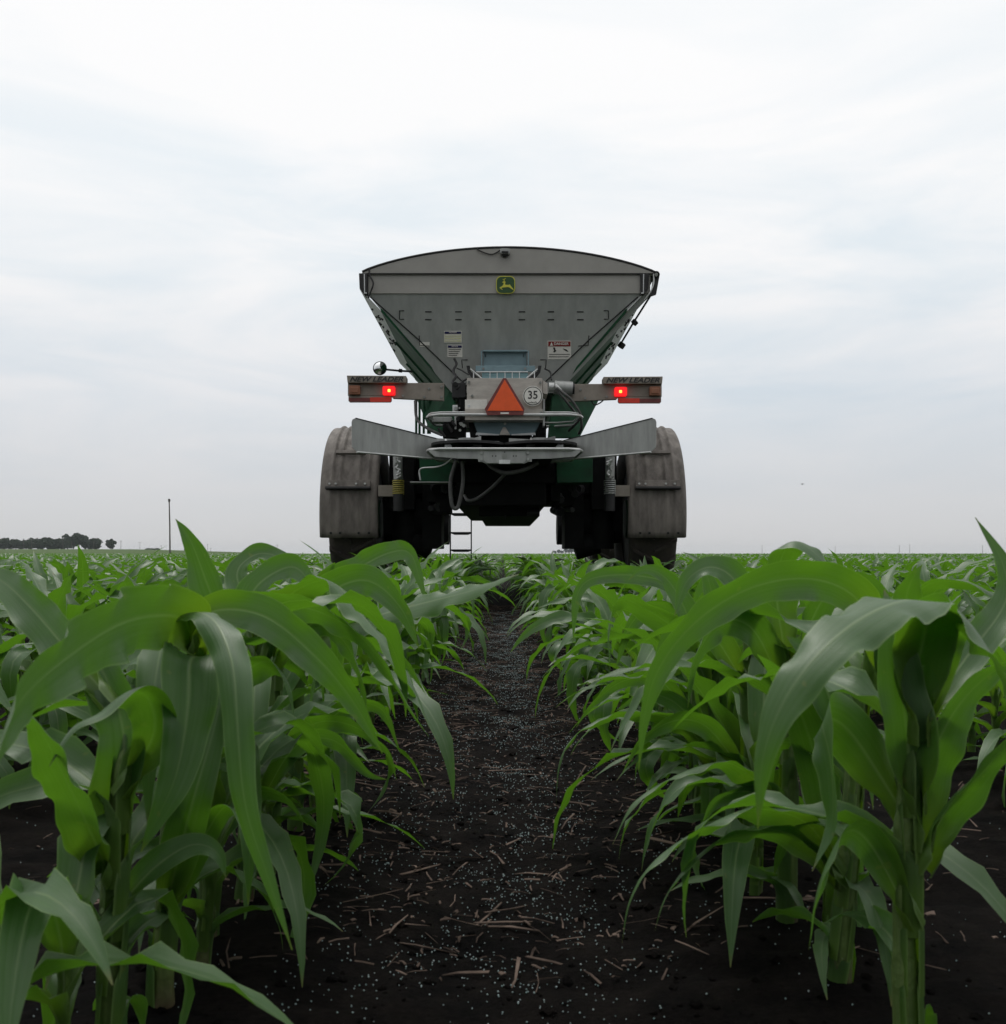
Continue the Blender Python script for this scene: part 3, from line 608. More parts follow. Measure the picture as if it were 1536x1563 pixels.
def mesh_np(name, V, Fc, UV, mk):
    me = bpy.data.meshes.new(name); me.from_pydata(V.tolist(), [], [list(f) for f in Fc])
    uvl = me.uv_layers.new(name='UVMap'); li = np.zeros(len(me.loops), dtype=np.int32); me.loops.foreach_get('vertex_index', li)
    uvl.data.foreach_set('uv', UV[li].astype(np.float32).ravel()); me.polygons.foreach_set('use_smooth', [True]*len(me.polygons))
    for k in mk: me.materials.append(M[k])
    return me
def plant_single(name, seed, ns, nu):
    g = plant_geo(seed, ns, nu); V = []; Fc = []; U = []; mi = []; o = 0
    for kind, v, f, u in g: V.append(v); Fc += [tuple(int(a)+o for a in q) for q in f]; U.append(u); mi += [0 if kind == 'leaf' else 1]*len(f); o += len(v)
    me = mesh_np(name, np.concatenate(V), Fc, np.concatenate(U), ('leaf','stalk')); me.polygons.foreach_set('material_index', mi); return me

# hero plants, each leaf laid on its own centre line (columns, rows, distances of the photograph)
def hero(name, label, base, top, leaves, rb=.0130, rt=.0085):
    R = empty(name, (base[0], base[1], 0)); tag(R, label, 'corn plant', 'corn plants in rows')
    top = Vector(top); b0 = Vector((base[0], base[1], 0))
    q = MB();     pts = catmull([b0+Vector((0,0,-.09)), b0.lerp(top,.5)+Vector((random.uniform(-.008,.008),random.uniform(-.008,.008),0)), top], 16); n = len(pts)
    rr = random.Random(int(base[1]*1000)+(7 if base[0] > 0 else 0)); ph0 = rr.random()
    def prof(i): f = i/(n-1)*3.4+ph0; g = f-math.floor(f); return (rb+(rt-rb)*i/(n-1))*(.95+.16*g**2.2)*min(1, .25+(n-1-i)/(n*.16))
    q.tube(pts, [prof(i) for i in range(n)], 'stalk', 14); so_ = q.build('stalk', R)
    for v in so_.data.vertices: v.co.y *= .8
    zt = top.z; az = rr.uniform(0, 6.28)
    NL = 6
    for k in range(NL):                      # short lower leaves, and one more filling the whorl
        f = k/(NL-1); z = .045+(zt-.06)*f*.95; phi = az+math.pi*k+rr.gauss(0,.4); L_ = (.15+.24*f)*rr.uniform(.8,1.15); ns = 26
        if base[1] < 1.2 and math.sin(phi) < -.3: phi = -phi      # keep the blades clear of the lens
        p = leaf_curve(z, phi, L_, 42-12*f, 125+rr.uniform(-15,25), rr.uniform(.8,1.2), rr.gauss(0,.4), ns, kink=rr.choice((0,40)), ks=rr.uniform(.35,.6), sl=.065, r0=.0145-.004*f)
        p[:, :2] += np.array([[top.x-base[0], top.y-base[1]]])*np.clip(p[:, 2:3], 0, z)/zt; s_ = np.linspace(0, 1, ns)
        T, B = frames(p, (math.sin(phi), -math.cos(phi), 0)); B, N_ = roll(T, B, rr.gauss(0,.5)*s_)
        me = mesh_np('leaf', *ribbon(p, B, N_, wprof(s_, .030+.022*f, .6), np.radians(60*(1-s_)**2+24), .010, rr.randrange(9999), 8, .065, .0145-.004*f), ('leaf',)); o = bpy.data.objects.new('leaf', me); o.parent = R; COL.objects.link(o)
    for k, lf in enumerate(leaves):
        c, W, rl, fo = lf[0], lf[1], lf[2], lf[3]; bw = lf[4] if len(lf) > 4 else .5
        cp = catmull([P(*p) for p in c], 9); p = np.array([v[:] for v in cp])
        # even spacing along the line
        d = np.concatenate([[0], np.cumsum(np.linalg.norm(np.diff(p, axis=0), axis=1))]); ns = 70; e = np.linspace(0, d[-1], ns)
        p = np.stack([np.interp(e, d, p[:, i]) for i in range(3)], 1)
        for _ in range(6): p[1:-1] = (p[:-2]+2*p[1:-1]+p[2:])/4
        T = np.gradient(p, axis=0); m = T[ns//3]; h = np.cross(m, (0,0,1)) if len(lf) < 6 else np.array(lf[5], float)
        if np.linalg.norm(h) < .01: h = np.array((1.,0,0))
        T, B = frames(p, h/np.linalg.norm(h)); s = np.linspace(0, 1, ns)
        B, N_ = roll(T, B, np.radians(np.interp(s, np.linspace(0,1,len(rl)), rl)))
        fold = np.radians(fo*1.6*(1-.6*s)+10)
        me = mesh_np('leaf', *ribbon(p, B, N_, wprof(s, W, max(bw, .7)), fold, .0055, 900+k*7+int(base[1]*100), 12, .02, .010), ('leaf',))
        me.transform(__import__('mathutils').Matrix.Translation(-R.location)); o = bpy.data.objects.new('leaf', me); o.parent = R; COL.objects.link(o)
    return R
RX = .381
HEROES = []
HEROES += [(-RX,.945), (-RX,1.09), (-RX,1.27), (-RX,1.44), (-RX,1.62), (-RX,1.8), (RX,.92), (RX,1.12), (RX,1.32), (RX,1.52), (RX,1.74), (RX,1.94)]
face = (1,0,0)
hero('corn_plant', 'big corn plant nearest the lower left corner, with a pale yellow-green flared sheath', (-RX,.945), P(190,1120,.93), [
    ([(160,1330,.945),(175,1230,.94),(190,1130,.93),(165,1040,.95),(120,980,1.0),(60,950,1.05)], .050, [0,0,10,20], 25, .9, face),
    ([(165,1330,.94),(120,1230,.86),(75,1140,.80),(45,1090,.76),(10,1080,.72)], .048, [0,15,20], 25, .6, face),
    ([(190,1200,.94),(235,1120,.92),(225,1062,.90),(190,1058,.87),(150,1090,.84),(110,1110,.82),(75,1170,.8)], .046, [0,-20,-20,0], 30, .6),
    ([(180,1080,.94),(110,1000,.96),(50,930,1.0),(0,885,1.05),(-50,870,1.1)], .045, [10,10,0], 20, .6, face),
    ([(165,1420,.945),(120,1370,.9),(60,1370,.86),(10,1400,.83)], .030, [0,10], 20),
    ([(170,1400,.945),(230,1330,.96),(290,1290,.97),(330,1300,.97),(345,1340,.97)], .032, [0,10], 20)])
hero('corn_plant', 'corn plant at lower left whose broad backlit leaf arches to the left edge', (-RX,1.09), P(290,985,1.06), [
    ([(292,1000,1.06),(282,945,1.0),(200,945,.86),(100,1005,.72),(20,1085,.62),(-8,1180,.57),(-14,1320,.55)], .066, [-50,-80,-90,-75], 8, .5),
    ([(285,990,1.05),(285,938,1.0),(325,945,.92),(354,1010,.86),(362,1100,.83),(374,1230,.82),(410,1340,.82),(446,1450,.82)], .034, [0,-20,-40,-40,-20], 22, .6),
    ([(300,990,1.06),(318,935,1.05),(400,938,1.03),(480,1000,1.0),(540,1072,1.0),(584,1150,1.0)], .044, [35,40,40,30], 18, .5),
    ([(300,1060,1.05),(300,1005,1.0),(290,1015,.95),(287,1080,.92),(270,1180,.90),(235,1260,.89),(215,1300,.89)], .058, [0,0,10,10], 20, .7, (-1,0,0)),
    ([(250,1400,1.09),(300,1300,1.05),(345,1230,1.03),(375,1270,1.0),(400,1330,1.0)], .03, [0,0], 22),
    ([(255,1380,1.08),(290,1240,1.0),(330,1100,1.04),(340,1030,1.08)], .045, [0,0], 25, .7, face)])
hero('corn_plant', 'corn plant left of the path with an upright pointed leaf standing against the sky', (-RX,1.27), P(330,1000,1.25), [
    ([(335,1020,1.25),(330,935,1.25),(312,880,1.25),(291,825,1.25),(268,792,1.26)], .050, [10,10,20], 14, .8, face),
    ([(340,1010,1.25),(350,935,1.25),(440,922,1.22),(530,955,1.18),(590,1020,1.16),(625,1080,1.16),(655,1125,1.16)], .042, [20,-10,-30], 22, .5),
    ([(335,1060,1.25),(400,1010,1.2),(440,1040,1.15),(450,1100,1.14)], .045, [15,20], 22),
    ([(330,1100,1.26),(280,1020,1.3),(220,1000,1.32),(170,1040,1.32),(150,1090,1.32)], .042, [0,-10], 22),
    ([(325,1300,1.26),(380,1215,1.24),(430,1215,1.22),(470,1260,1.2)], .030, [10,0], 20),
    ([(320,1260,1.27),(260,1180,1.3),(210,1170,1.32),(170,1230,1.32)], .032, [0,0], 20)])
hero('corn_plant', 'corn plant left of the path with a wide grey-green leaf sloping down towards the soil', (-RX,1.44), P(400,960,1.42), [
    ([(405,1000,1.42),(430,920,1.40),(500,885,1.36),(545,930,1.32),(600,1000,1.28),(638,1060,1.26),(655,1112,1.26)], .070, [-25,-35,-35,-20], 12, .5),
    ([(395,980,1.43),(385,905,1.45),(440,865,1.45),(470,885,1.42),(478,925,1.4)], .05, [0,20,20], 20, .6),
    ([(400,1050,1.43),(440,960,1.4),(470,970,1.38),(482,1030,1.36),(470,1100,1.36)], .05, [0,10], 22),
    ([(400,1010,1.43),(350,930,1.5),(290,915,1.55),(240,950,1.6)], .046, [0,-10], 18),
    ([(395,1230,1.43),(450,1140,1.4),(510,1130,1.38),(560,1180,1.35),(590,1190,1.33)], .034, [20,20], 20),
    ([(395,1200,1.43),(340,1120,1.5),(290,1110,1.55),(250,1160,1.58)], .034, [0,0], 20)])
hero('corn_plant', 'corn plant left of the path with a small arched leaf crossing the pale sky edge', (-RX,1.62), P(425,965,1.62), [
    ([(420,980,1.62),(362,885,1.68),(382,850,1.70),(412,845,1.70),(456,866,1.68),(480,890,1.66)], .045, [10,15,15], 20, .6),
    ([(430,960,1.62),(500,905,1.6),(560,885,1.58),(610,925,1.55),(640,990,1.53)], .058, [25,30], 16),
    ([(430,1010,1.62),(480,950,1.58),(530,985,1.54),(555,1050,1.52),(560,1100,1.52)], .045, [15,20], 18),
    ([(420,1000,1.62),(380,940,1.66),(320,930,1.7),(270,970,1.72)], .045, [0,0], 18),
    ([(420,1180,1.62),(470,1110,1.58),(530,1105,1.54),(590,1145,1.5),(605,1190,1.5)], .036, [10,20], 18),
    ([(425,1210,1.62),(480,1200,1.56),(535,1235,1.5),(533,1262,1.49)], .030, [20,20], 18)])
hero('corn_plant', 'corn plant left of the path whose long leaf reaches right across the bare soil', (-RX,1.8), P(458,950,1.8), [
    ([(465,960,1.8),(480,905,1.8),(545,868,1.78),(590,845,1.75),(625,842,1.72),(640,880,1.70),(655,930,1.68)], .050, [25,30,20], 18, .5),
    ([(470,980,1.8),(560,945,1.7),(650,920,1.6),(720,902,1.52),(792,876,1.44)], .075, [-50,-60,-60], 18, .5),
    ([(470,1000,1.8),(530,950,1.75),(580,960,1.7),(620,1010,1.66),(650,1060,1.64)], .050, [25,30], 16),
    ([(455,1000,1.8),(420,930,1.85),(380,920,1.9),(330,960,1.92)], .046, [0,0], 18),
    ([(455,1150,1.8),(520,1085,1.75),(580,1080,1.72),(612,1150,1.7)], .036, [10,20], 18),
    ([(450,1190,1.8),(400,1150,1.84),(350,1170,1.88),(330,1210,1.9)], .03, [0,0], 18)])
hero('corn_plant', 'largest corn plant at right foreground, a broad grey-green leaf bending down to the left', (RX,.92), P(1392,1090,.91), [
    ([(1394,1120,.91),(1402,1010,.90),(1418,935,.86),(1392,915,.80),(1330,935,.75),(1262,985,.71),(1202,1060,.69),(1165,1150,.69),(1157,1265,.70)], .060, [0,10,25,35,35,25], 14, .5),
    ([(1396,1130,.91),(1408,1020,.90),(1432,945,.88),(1478,950,.83),(1530,1025,.78),(1575,1110,.75),(1610,1200,.73)], .060, [0,20,45,50,45], 12, .6),
    ([(1392,1230,.92),(1385,1120,.90),(1370,1010,.90),(1362,945,.91),(1350,900,.93)], .052, [0,0,0], 16, .9, face),
    ([(1400,1290,.92),(1420,1170,.91),(1455,1090,.90),(1510,1030,.90),(1570,1000,.9)], .046, [0,-10,-20], 22, .8, face),
    ([(1400,1320,.92),(1450,1230,.90),(1500,1180,.88),(1550,1120,.87),(1600,1090,.86)], .042, [0,-20,-20], 28, .7, face),
    ([(1385,1250,.92),(1300,1120,.92),(1255,1098,.90),(1268,1160,.88),(1270,1260,.88),(1240,1330,.88)], .052, [0,0,0], 14, .6, (-1,0,0)),
    ([(1398,1110,.91),(1470,1010,.95),(1535,920,1.0),(1532,862,1.02),(1512,825,1.03),(1489,790,1.04)], .036, [0,0,0], 14, .8, face),
    ([(1390,1400,.92),(1330,1290,.9),(1290,1270,.88),(1250,1350,.86),(1235,1450,.86)], .035, [0,-10], 20)])
hero('corn_plant', 'right foreground corn plant with a long narrow leaf arching far out over the soil', (RX,1.12), P(1320,1010,1.11), [
    ([(1320,1030,1.11),(1325,950,1.08),(1300,905,1.05),(1235,882,1.02),(1150,895,1.0),(1070,942,.99),(1010,1012,.98),(985,1085,.98),(975,1175,.98)], .046, [-20,-30,-35,-40,-30], 22, .5),
    ([(1330,1060,1.11),(1375,960,1.08),(1385,905,1.06),(1395,880,1.05),(1408,862,1.05)], .056, [0,0,0], 18, .9, face),
    ([(1330,1040,1.11),(1400,905,1.1),(1470,888,1.06),(1520,910,1.03),(1570,960,1.0)], .042, [-30,-30], 20),
    ([(1290,1150,1.12),(1265,1060,1.12),(1235,1000,1.14),(1200,970,1.15)], .050, [0,0], 15, .9, face),
    ([(1280,1320,1.12),(1230,1255,1.1),(1150,1235,1.07),(1075,1262,1.03),(1000,1312,1.0),(960,1375,.98),(950,1440,.98)], .042, [15,25,20], 20),
    ([(1285,1340,1.12),(1210,1275,1.1),(1130,1268,1.05),(1060,1310,1.02),(1015,1370,1.0),(1000,1420,1.0)], .036, [15,20], 20)])
hero('corn_plant', 'right-hand corn plant with a folded leaf tip poking above the horizon', (RX,1.32), P(1205,990,1.31), [
    ([(1200,1010,1.31),(1185,900,1.31),(1195,848,1.30),(1212,824,1.28),(1245,845,1.26),(1280,885,1.25),(1290,920,1.25)], .052, [-10,-25,-30], 14, .8, face),
    ([(1210,1020,1.31),(1260,910,1.3),(1320,890,1.3),(1375,935,1.3)], .046, [-20,-20], 18),
    ([(1195,1050,1.31),(1150,960,1.28),(1100,950,1.25),(1060,1010,1.22),(1050,1080,1.22)], .048, [-20,-20], 18),
    ([(1215,1060,1.31),(1250,980,1.35),(1300,1000,1.38),(1330,1060,1.4)], .045, [0,0], 18),
    ([(1200,1240,1.32),(1130,1172,1.28),(1080,1166,1.25),(1020,1190,1.22),(965,1228,1.19),(935,1290,1.18)], .040, [15,25,20], 20),
    ([(1205,1260,1.32),(1150,1210,1.3),(1090,1225,1.26),(1060,1290,1.24)], .03, [-10,-10], 20)])
hero('corn_plant', 'corn plant at right behind the arching leaf, a wide pale hanging leaf facing the camera', (RX,1.52), P(1140,970,1.51), [
    ([(1140,1000,1.51),(1130,900,1.52),(1090,865,1.53),(1050,885,1.53),(1030,940,1.53)], .050, [-20,-20], 18),
    ([(1140,1010,1.51),(1165,930,1.52),(1190,890,1.55),(1235,880,1.57),(1262,900,1.58)], .050, [0,-10], 18, .8, face),
    ([(1135,1040,1.51),(1080,960,1.48),(1030,960,1.45),(1000,1020,1.43),(990,1080,1.43)], .048, [-20,-20], 18),
    ([(1145,1060,1.51),(1180,990,1.54),(1230,1000,1.56),(1260,1050,1.58)], .045, [0,0], 18),
    ([(1135,1180,1.52),(1080,1110,1.48),(1030,1100,1.45),(980,1130,1.42),(950,1180,1.4)], .036, [-20,-20], 18),
    ([(1140,1200,1.52),(1180,1140,1.55),(1230,1150,1.58),(1250,1200,1.6)], .03, [0,0], 18)])
hero('corn_plant', 'upright corn plant right of the path with a clear yellow-green stalk and spread whorl', (RX,1.74), P(1090,1010,1.73), [
    ([(1098,1130,1.74),(1075,1020,1.73),(1050,940,1.73),(1020,885,1.73),(985,868,1.72),(960,885,1.7)], .056, [0,-15,-20], 20, .9, face),
    ([(1098,1120,1.74),(1125,1020,1.73),(1158,950,1.74),(1190,915,1.76),(1225,905,1.78)], .056, [0,10,10], 22, .9, face),
    ([(1090,1020,1.73),(1090,930,1.74),(1080,880,1.74),(1065,850,1.75)], .045, [0,0], 18, .9, face),
    ([(1090,1060,1.73),(1040,970,1.7),(985,930,1.68),(945,915,1.66),(928,960,1.64),(932,1030,1.63)], .052, [10,25,10], 18),
    ([(1095,1180,1.74),(1050,1110,1.7),(975,1087,1.66),(919,1097,1.63),(880,1120,1.6),(854,1160,1.58),(849,1228,1.57)], .040, [10,25,20], 20),
    ([(1090,1150,1.74),(1040,1080,1.72),(990,1060,1.7),(940,1085,1.68)], .036, [-10,-20], 18)])
hero('corn_plant', 'corn plant right of the path with a thin curled leaf arching towards the soil strip', (RX,1.94), P(1062,960,1.94), [
    ([(1060,980,1.94),(1030,900,1.92),(978,879,1.9),(906,882,1.88),(880,911,1.86),(875,980,1.85)], .040, [-20,-30,-25], 20),
    ([(1062,980,1.94),(1080,900,1.94),(1110,870,1.96),(1150,890,1.98)], .050, [0,0], 18),
    ([(1060,1000,1.94),(1010,930,1.9),(965,950,1.88),(940,1020,1.86)], .045, [-10,-20], 18),
    ([(1065,1010,1.94),(1100,950,1.98),(1140,960,2.0),(1160,1010,2.02)], .045, [0,0], 18),
    ([(1060,1110,1.94),(1010,1040,1.9),(950,1040,1.86),(900,1080,1.82),(880,1110,1.8)], .036, [-10,-20], 18)])

# the rest of the rows
NP = 12
for k in range(NP): HSC[100+k] = random.uniform(.38,.47); HSC[300+k] = random.uniform(.36,.44)
HSC[104] = .50; HSC[303] = .47
protos = []
for k in range(NP):
    g = plant_geo(100+k, 16, 4); protos.append([(kind, mesh_np(kind, v, f, u, (kind,))) for kind, v, f, u in g])
single = [plant_single('corn_plant', 100+k, 12, 4) for k in range(NP)]
spots = []
for i in range(-75, 76):
    x = RX*(2*i+1); y = .72+random.uniform(0,.12)
    if abs(x) > 62: continue
    while y < 110:
        sp = .14 if y < 45 else .3
        y += sp*random.uniform(.78,1.25)
        xx = x+random.gauss(0,.014)
        if abs(xx) > .56*y+.55: continue
        if any(abs(x-hx) < .05 and abs(y-hy) < .10 for hx, hy in HEROES): continue
        if abs(x) < .5 and y < 1.86: continue
        if y < 1.25 and abs(x) > .5 and abs(x) < .52*y+.1 and False: continue
        if abs(abs(x)-1.5) < .3 and (9.5 < y < 11.5 or 13.6 < y < 15.5) and abs(abs(xx)-1.5) < .27: continue
        spots.append((xx, y, i))
vis = lambda x, y: abs(x) < .515*y
spots += [(-.405, .79, -1), (-.39, .86, -1)]  # two extra plants added in the left front corner to shade bare soil
for k, (hx, hy) in enumerate(HEROES):
    if hy > 1.0: spots.append((hx+(.02 if k % 2 else -.02), hy+.085, 0 if hx > 0 else -1))
near = sorted([s for s in spots if vis(s[0], s[1])], key=lambda s: math.hypot(s[0], s[1]))[:288]
nset = set(near)
ORD = ['first','second','third','fourth','fifth','sixth','seventh','eighth','ninth']
def rowname(i):
    k = i+1 if i >= 0 else -i; side = 'right' if i >= 0 else 'left'
    return ORD[min(k, 9)-1]+' row '+side
for n, (x, y, i) in enumerate(near):
    sc = random.uniform(.86,1.1)*((.72 if y < .9 else .86) if abs(x) < .6 and y < 2 else 1); rz = random.gauss(0,.65)+math.pi*random.randrange(2) if abs(x) < .6 else random.uniform(0, 6.283); k = random.randrange(NP)
    band = 'added at the front corner' if y < .9 else 'behind the big front plants' if abs(x) < .6 else ('near the camera' if y < 3.2 else 'further back')
    lab = 'corn plant in the %s of the soil strip, %s' % (rowname(i), band)
    if n < 110:
        R = empty('corn_plant', (x, y, 0)); R.rotation_euler.z = rz; R.scale = (sc, sc, sc)
        for kind, me in protos[k]:
            o = bpy.data.objects.new(kind, me); o.parent = R; COL.objects.link(o)
    else:
        R = bpy.data.objects.new('corn_plant', single[k]); COL.objects.link(R); R.location = (x, y, 0); R.rotation_euler.z = rz; R.scale = (sc, sc, sc)
    tag(R, lab, 'corn plant', 'corn plants in rows')

# everything beyond: one object, instanced
pc = bpy.data.collections.new('corn_prototypes')
for k in range(NP): pc.objects.link(bpy.data.objects.new('corn_far_%02d' % k, plant_single('corn_far', 300+k, 8, 2)))
rest = [s for s in spots if s not in nset]
for i in range(-5, 5):
    y = -2.2
    while y < -.25:
        y += .165*random.uniform(.8,1.2); rest.append((RX*(2*i+1)+random.gauss(0,.012), y, i))
me = bpy.data.meshes.new('corn_field'); me.from_pydata([(x, y, 0) for x, y, i in rest], [], [])
def attr(nm, ty, vals): a = me.attributes.new(nm, ty, 'POINT'); a.data.foreach_set('value', vals)
attr('rz', 'FLOAT', [random.gauss(0,.7)+math.pi*random.randrange(2) if abs(x) < .6 else random.uniform(0, 6.28) for x, y, i in rest]); attr('sc', 'FLOAT', [random.uniform(.84,1.1)*(1.0 if y < 45 else 1.12) for x, y, i in rest]); attr('idx', 'INT', [random.randrange(NP) for _ in rest])
fo = bpy.data.objects.new('corn_field', me); COL.objects.link(fo); tag(fo, 'dense green corn rows filling the field back to the horizon', 'corn field', kind='stuff')
ng = bpy.data.node_groups.new('rows', 'GeometryNodeTree'); ng.interface.new_socket('Geometry', in_out='INPUT', socket_type='NodeSocketGeometry'); ng.interface.new_socket('Geometry', in_out='OUTPUT', socket_type='NodeSocketGeometry')
N = ng.nodes; L = ng.links; gi = N.new('NodeGroupInput'); go = N.new('NodeGroupOutput'); ip = N.new('GeometryNodeInstanceOnPoints'); ci = N.new('GeometryNodeCollectionInfo')
ci.inputs['Collection'].default_value = pc; ci.inputs['Separate Children'].default_value = True; ci.inputs['Reset Children'].default_value = True
def named(nm, ty): n = N.new('GeometryNodeInputNamedAttribute'); n.data_type = ty; n.inputs['Name'].default_value = nm; return n.outputs['Attribute']
cx = N.new('ShaderNodeCombineXYZ'); L.new(named('rz','FLOAT'), cx.inputs[2]); er = N.new('FunctionNodeEulerToRotation'); L.new(cx.outputs[0], er.inputs[0])
L.new(gi.outputs[0], ip.inputs['Points']); L.new(ci.outputs[0], ip.inputs['Instance']); ip.inputs['Pick Instance'].default_value = True
L.new(named('idx','INT'), ip.inputs['Instance Index']); L.new(er.outputs[0], ip.inputs['Rotation']); L.new(named('sc','FLOAT'), ip.inputs['Scale']); L.new(ip.outputs[0], go.inputs[0])
md = fo.modifiers.new('rows', 'NODES'); md.node_group = ng

# ------------------------------------------------------------------ ground, residue, granules
def gnoise(x, y):
    h = 0
    for k, (f, a) in enumerate(((3.1,.007),(7.3,.005),(17.,.0040),(37.,.0034),(71.,.0026))):
        for q in range(3):
            an = q*1.05+k*.7; h = h+a*.5*np.sin((x*math.cos(an)+y*math.sin(an))*f+q*2.1+k+1.7*np.sin((x*math.sin(an)-y*math.cos(an))*f*.63+k*q))
    return h
def gheight(x, y):
    r = np.hypot(x, y); fall = np.clip(1-(r-12)/20, 0, 1)
    h = (gnoise(x, y)+.013*np.cos(x*2*math.pi/.762+math.pi))*fall
    def ss(a, b, v): t = np.clip((v-a)/(b-a), 0, 1); return t*t*(3-2*t)
    return h-.004+3.1*ss(150, 600, y)*ss(.16, .40, -x/np.maximum(y, 1.))
xs = list(np.arange(-2.4, 2.401, .016)); v = 2.4; st = .03
while v < 2500: v += st; st *= 1.16; xs = [-v]+xs+[v]
ys = list(np.arange(.0, 5.2, .018)); v = ys[-1]; st = .025
while v < 3000: v += st; st *= 1.085; ys.append(v)
v = 0; st = .05
while v > -300: v -= st; st *= 1.5; ys = [v]+ys
gx, gy = np.meshgrid(np.array(xs), np.array(ys)); gz = gheight(gx, gy); nx = len(xs); ny = len(ys)
me = bpy.data.meshes.new('ground'); me.from_pydata(np.stack([gx.ravel(), gy.ravel(), gz.ravel()], 1).tolist(), [], [(j*nx+i, j*nx+i+1, (j+1)*nx+i+1, (j+1)*nx+i) for j in range(ny-1) for i in range(nx-1)])
me.polygons.foreach_set('use_smooth', [True]*len(me.polygons)); me.materials.append(M['soil'])
g = bpy.data.objects.new('ground', me); COL.objects.link(g); tag(g, kind='structure')

def scatter():
    b = MB()
    for k in range(17000):
        y = 1.15+8.7*random.random()**.78; x = random.gauss(0,.32)+(random.uniform(-1,1)*.45*y if random.random() < .35 else 0)
        if abs(x) < .08 and y > 1.6 and random.random() < .6: continue
        flake = random.random() < .45
        if flake: L_ = random.uniform(.005,.020); w = random.uniform(.0015,.0055)
        else: L_ = random.choice((.012,.02,.03,.03,.05,.09))*random.uniform(.6,1.3); w = random.uniform(.001,.003)*(1 if L_ < .06 else 1.7)
        a = random.gauss(0, 1.0); bend = random.uniform(-.1,.1)*L_
        z = float(gheight(np.array(x), np.array(y)))+.003+random.uniform(0,.005); ca, sa = math.cos(a), math.sin(a); tilt = random.gauss(0,.22 if flake else .1); rl = random.gauss(0,.35)
        vs = []
        for s_, t_ in ((-.5,0),(-.1,.7),(.5,0)):
            wl = w*random.uniform(.35,1.2)
            for e in (-1,1):
                lx = s_*L_*(1+random.uniform(-.1,.1)*(e > 0)); ly = e*wl/2+t_*bend; vs.append((x+lx*ca-ly*sa, y+lx*sa+ly*ca, z+s_*L_*tilt+t_*.0015+e*wl*rl*.5))
        th = min(w*.35, .0012)
        vs += [(p[0], p[1], p[2]-th) for p in vs]
        b.add(vs, [(0,2,3,1),(2,4,5,3),(6,7,9,8),(8,9,11,10),(0,6,8,2),(2,8,10,4),(1,3,9,7),(3,5,11,9),(0,1,7,6),(4,10,11,5)], 'straw')
    o = b.build('straw_residue'); tag(o, 'broken straw and stalk residue strewn over the dark soil', 'straw', kind='stuff')
    b = MB()
    for k in range(3600):
        y = .65+5.5*random.random()**1.4; x = random.uniform(-.62,.62)+(random.uniform(-1,1)*.4*y if random.random() < .3 else 0)
        r = .0016+.0075*random.random()**3; z = float(gheight(np.array(x), np.array(y)))+r*.05
        vs = []
        for kx, ky, kz in ((1,0,0),(-1,0,0),(0,1,0),(0,-1,0),(0,0,1),(0,0,-1),(.6,.6,.6),(-.6,.6,.6),(.6,-.6,.6),(-.6,-.6,.6)):
            q = r*random.uniform(.6,1.15); vs.append((x+kx*q*1.2, y+ky*q*1.2, z+kz*q*.8))
        b.add(vs, [(0,2,6),(2,4,6),(4,0,6),(2,1,7),(1,4,7),(4,2,7),(0,4,8),(4,3,8),(3,0,8),(1,3,9),(3,4,9),(4,1,9),(2,0,5),(1,2,5),(3,1,5),(0,3,5)], 'soil', random.random() < .5)
    o = b.build('soil_clods'); tag(o, 'small dark crumbs and clods of loose soil', 'soil clods', kind='stuff')
    b = MB()
    for k in range(34000):
        y = 1.05+7.8*random.random()**.9
        x = random.gauss(0,.12) if random.random() < .5 else random.uniform(-.55,.55)+(random.uniform(-1,1)*.4*y if random.random() < .4 else 0)
        if math.sin(x*23+1.3*math.sin(y*9))+math.sin(y*17+2*math.sin(x*15))+random.gauss(0,1.1) < -.3: continue
        r = random.uniform(.0006,.0013)*(1+.13*min(y,5)); z = float(gheight(np.array(x), np.array(y)))+r*random.uniform(.4,.9)+.0008
        b.add([(x+r,y,z),(x-r,y,z),(x,y+r,z),(x,y-r,z),(x,y,z+r),(x,y,z-r)], [(0,2,4),(2,1,4),(1,3,4),(3,0,4),(2,0,5),(1,2,5),(3,1,5),(0,3,5)], 'granule', True)
    o = b.build('fertilizer_granules'); tag(o, 'tiny pale blue fertilizer granules sprinkled along the soil strip', 'granules', kind='stuff')
scatter()

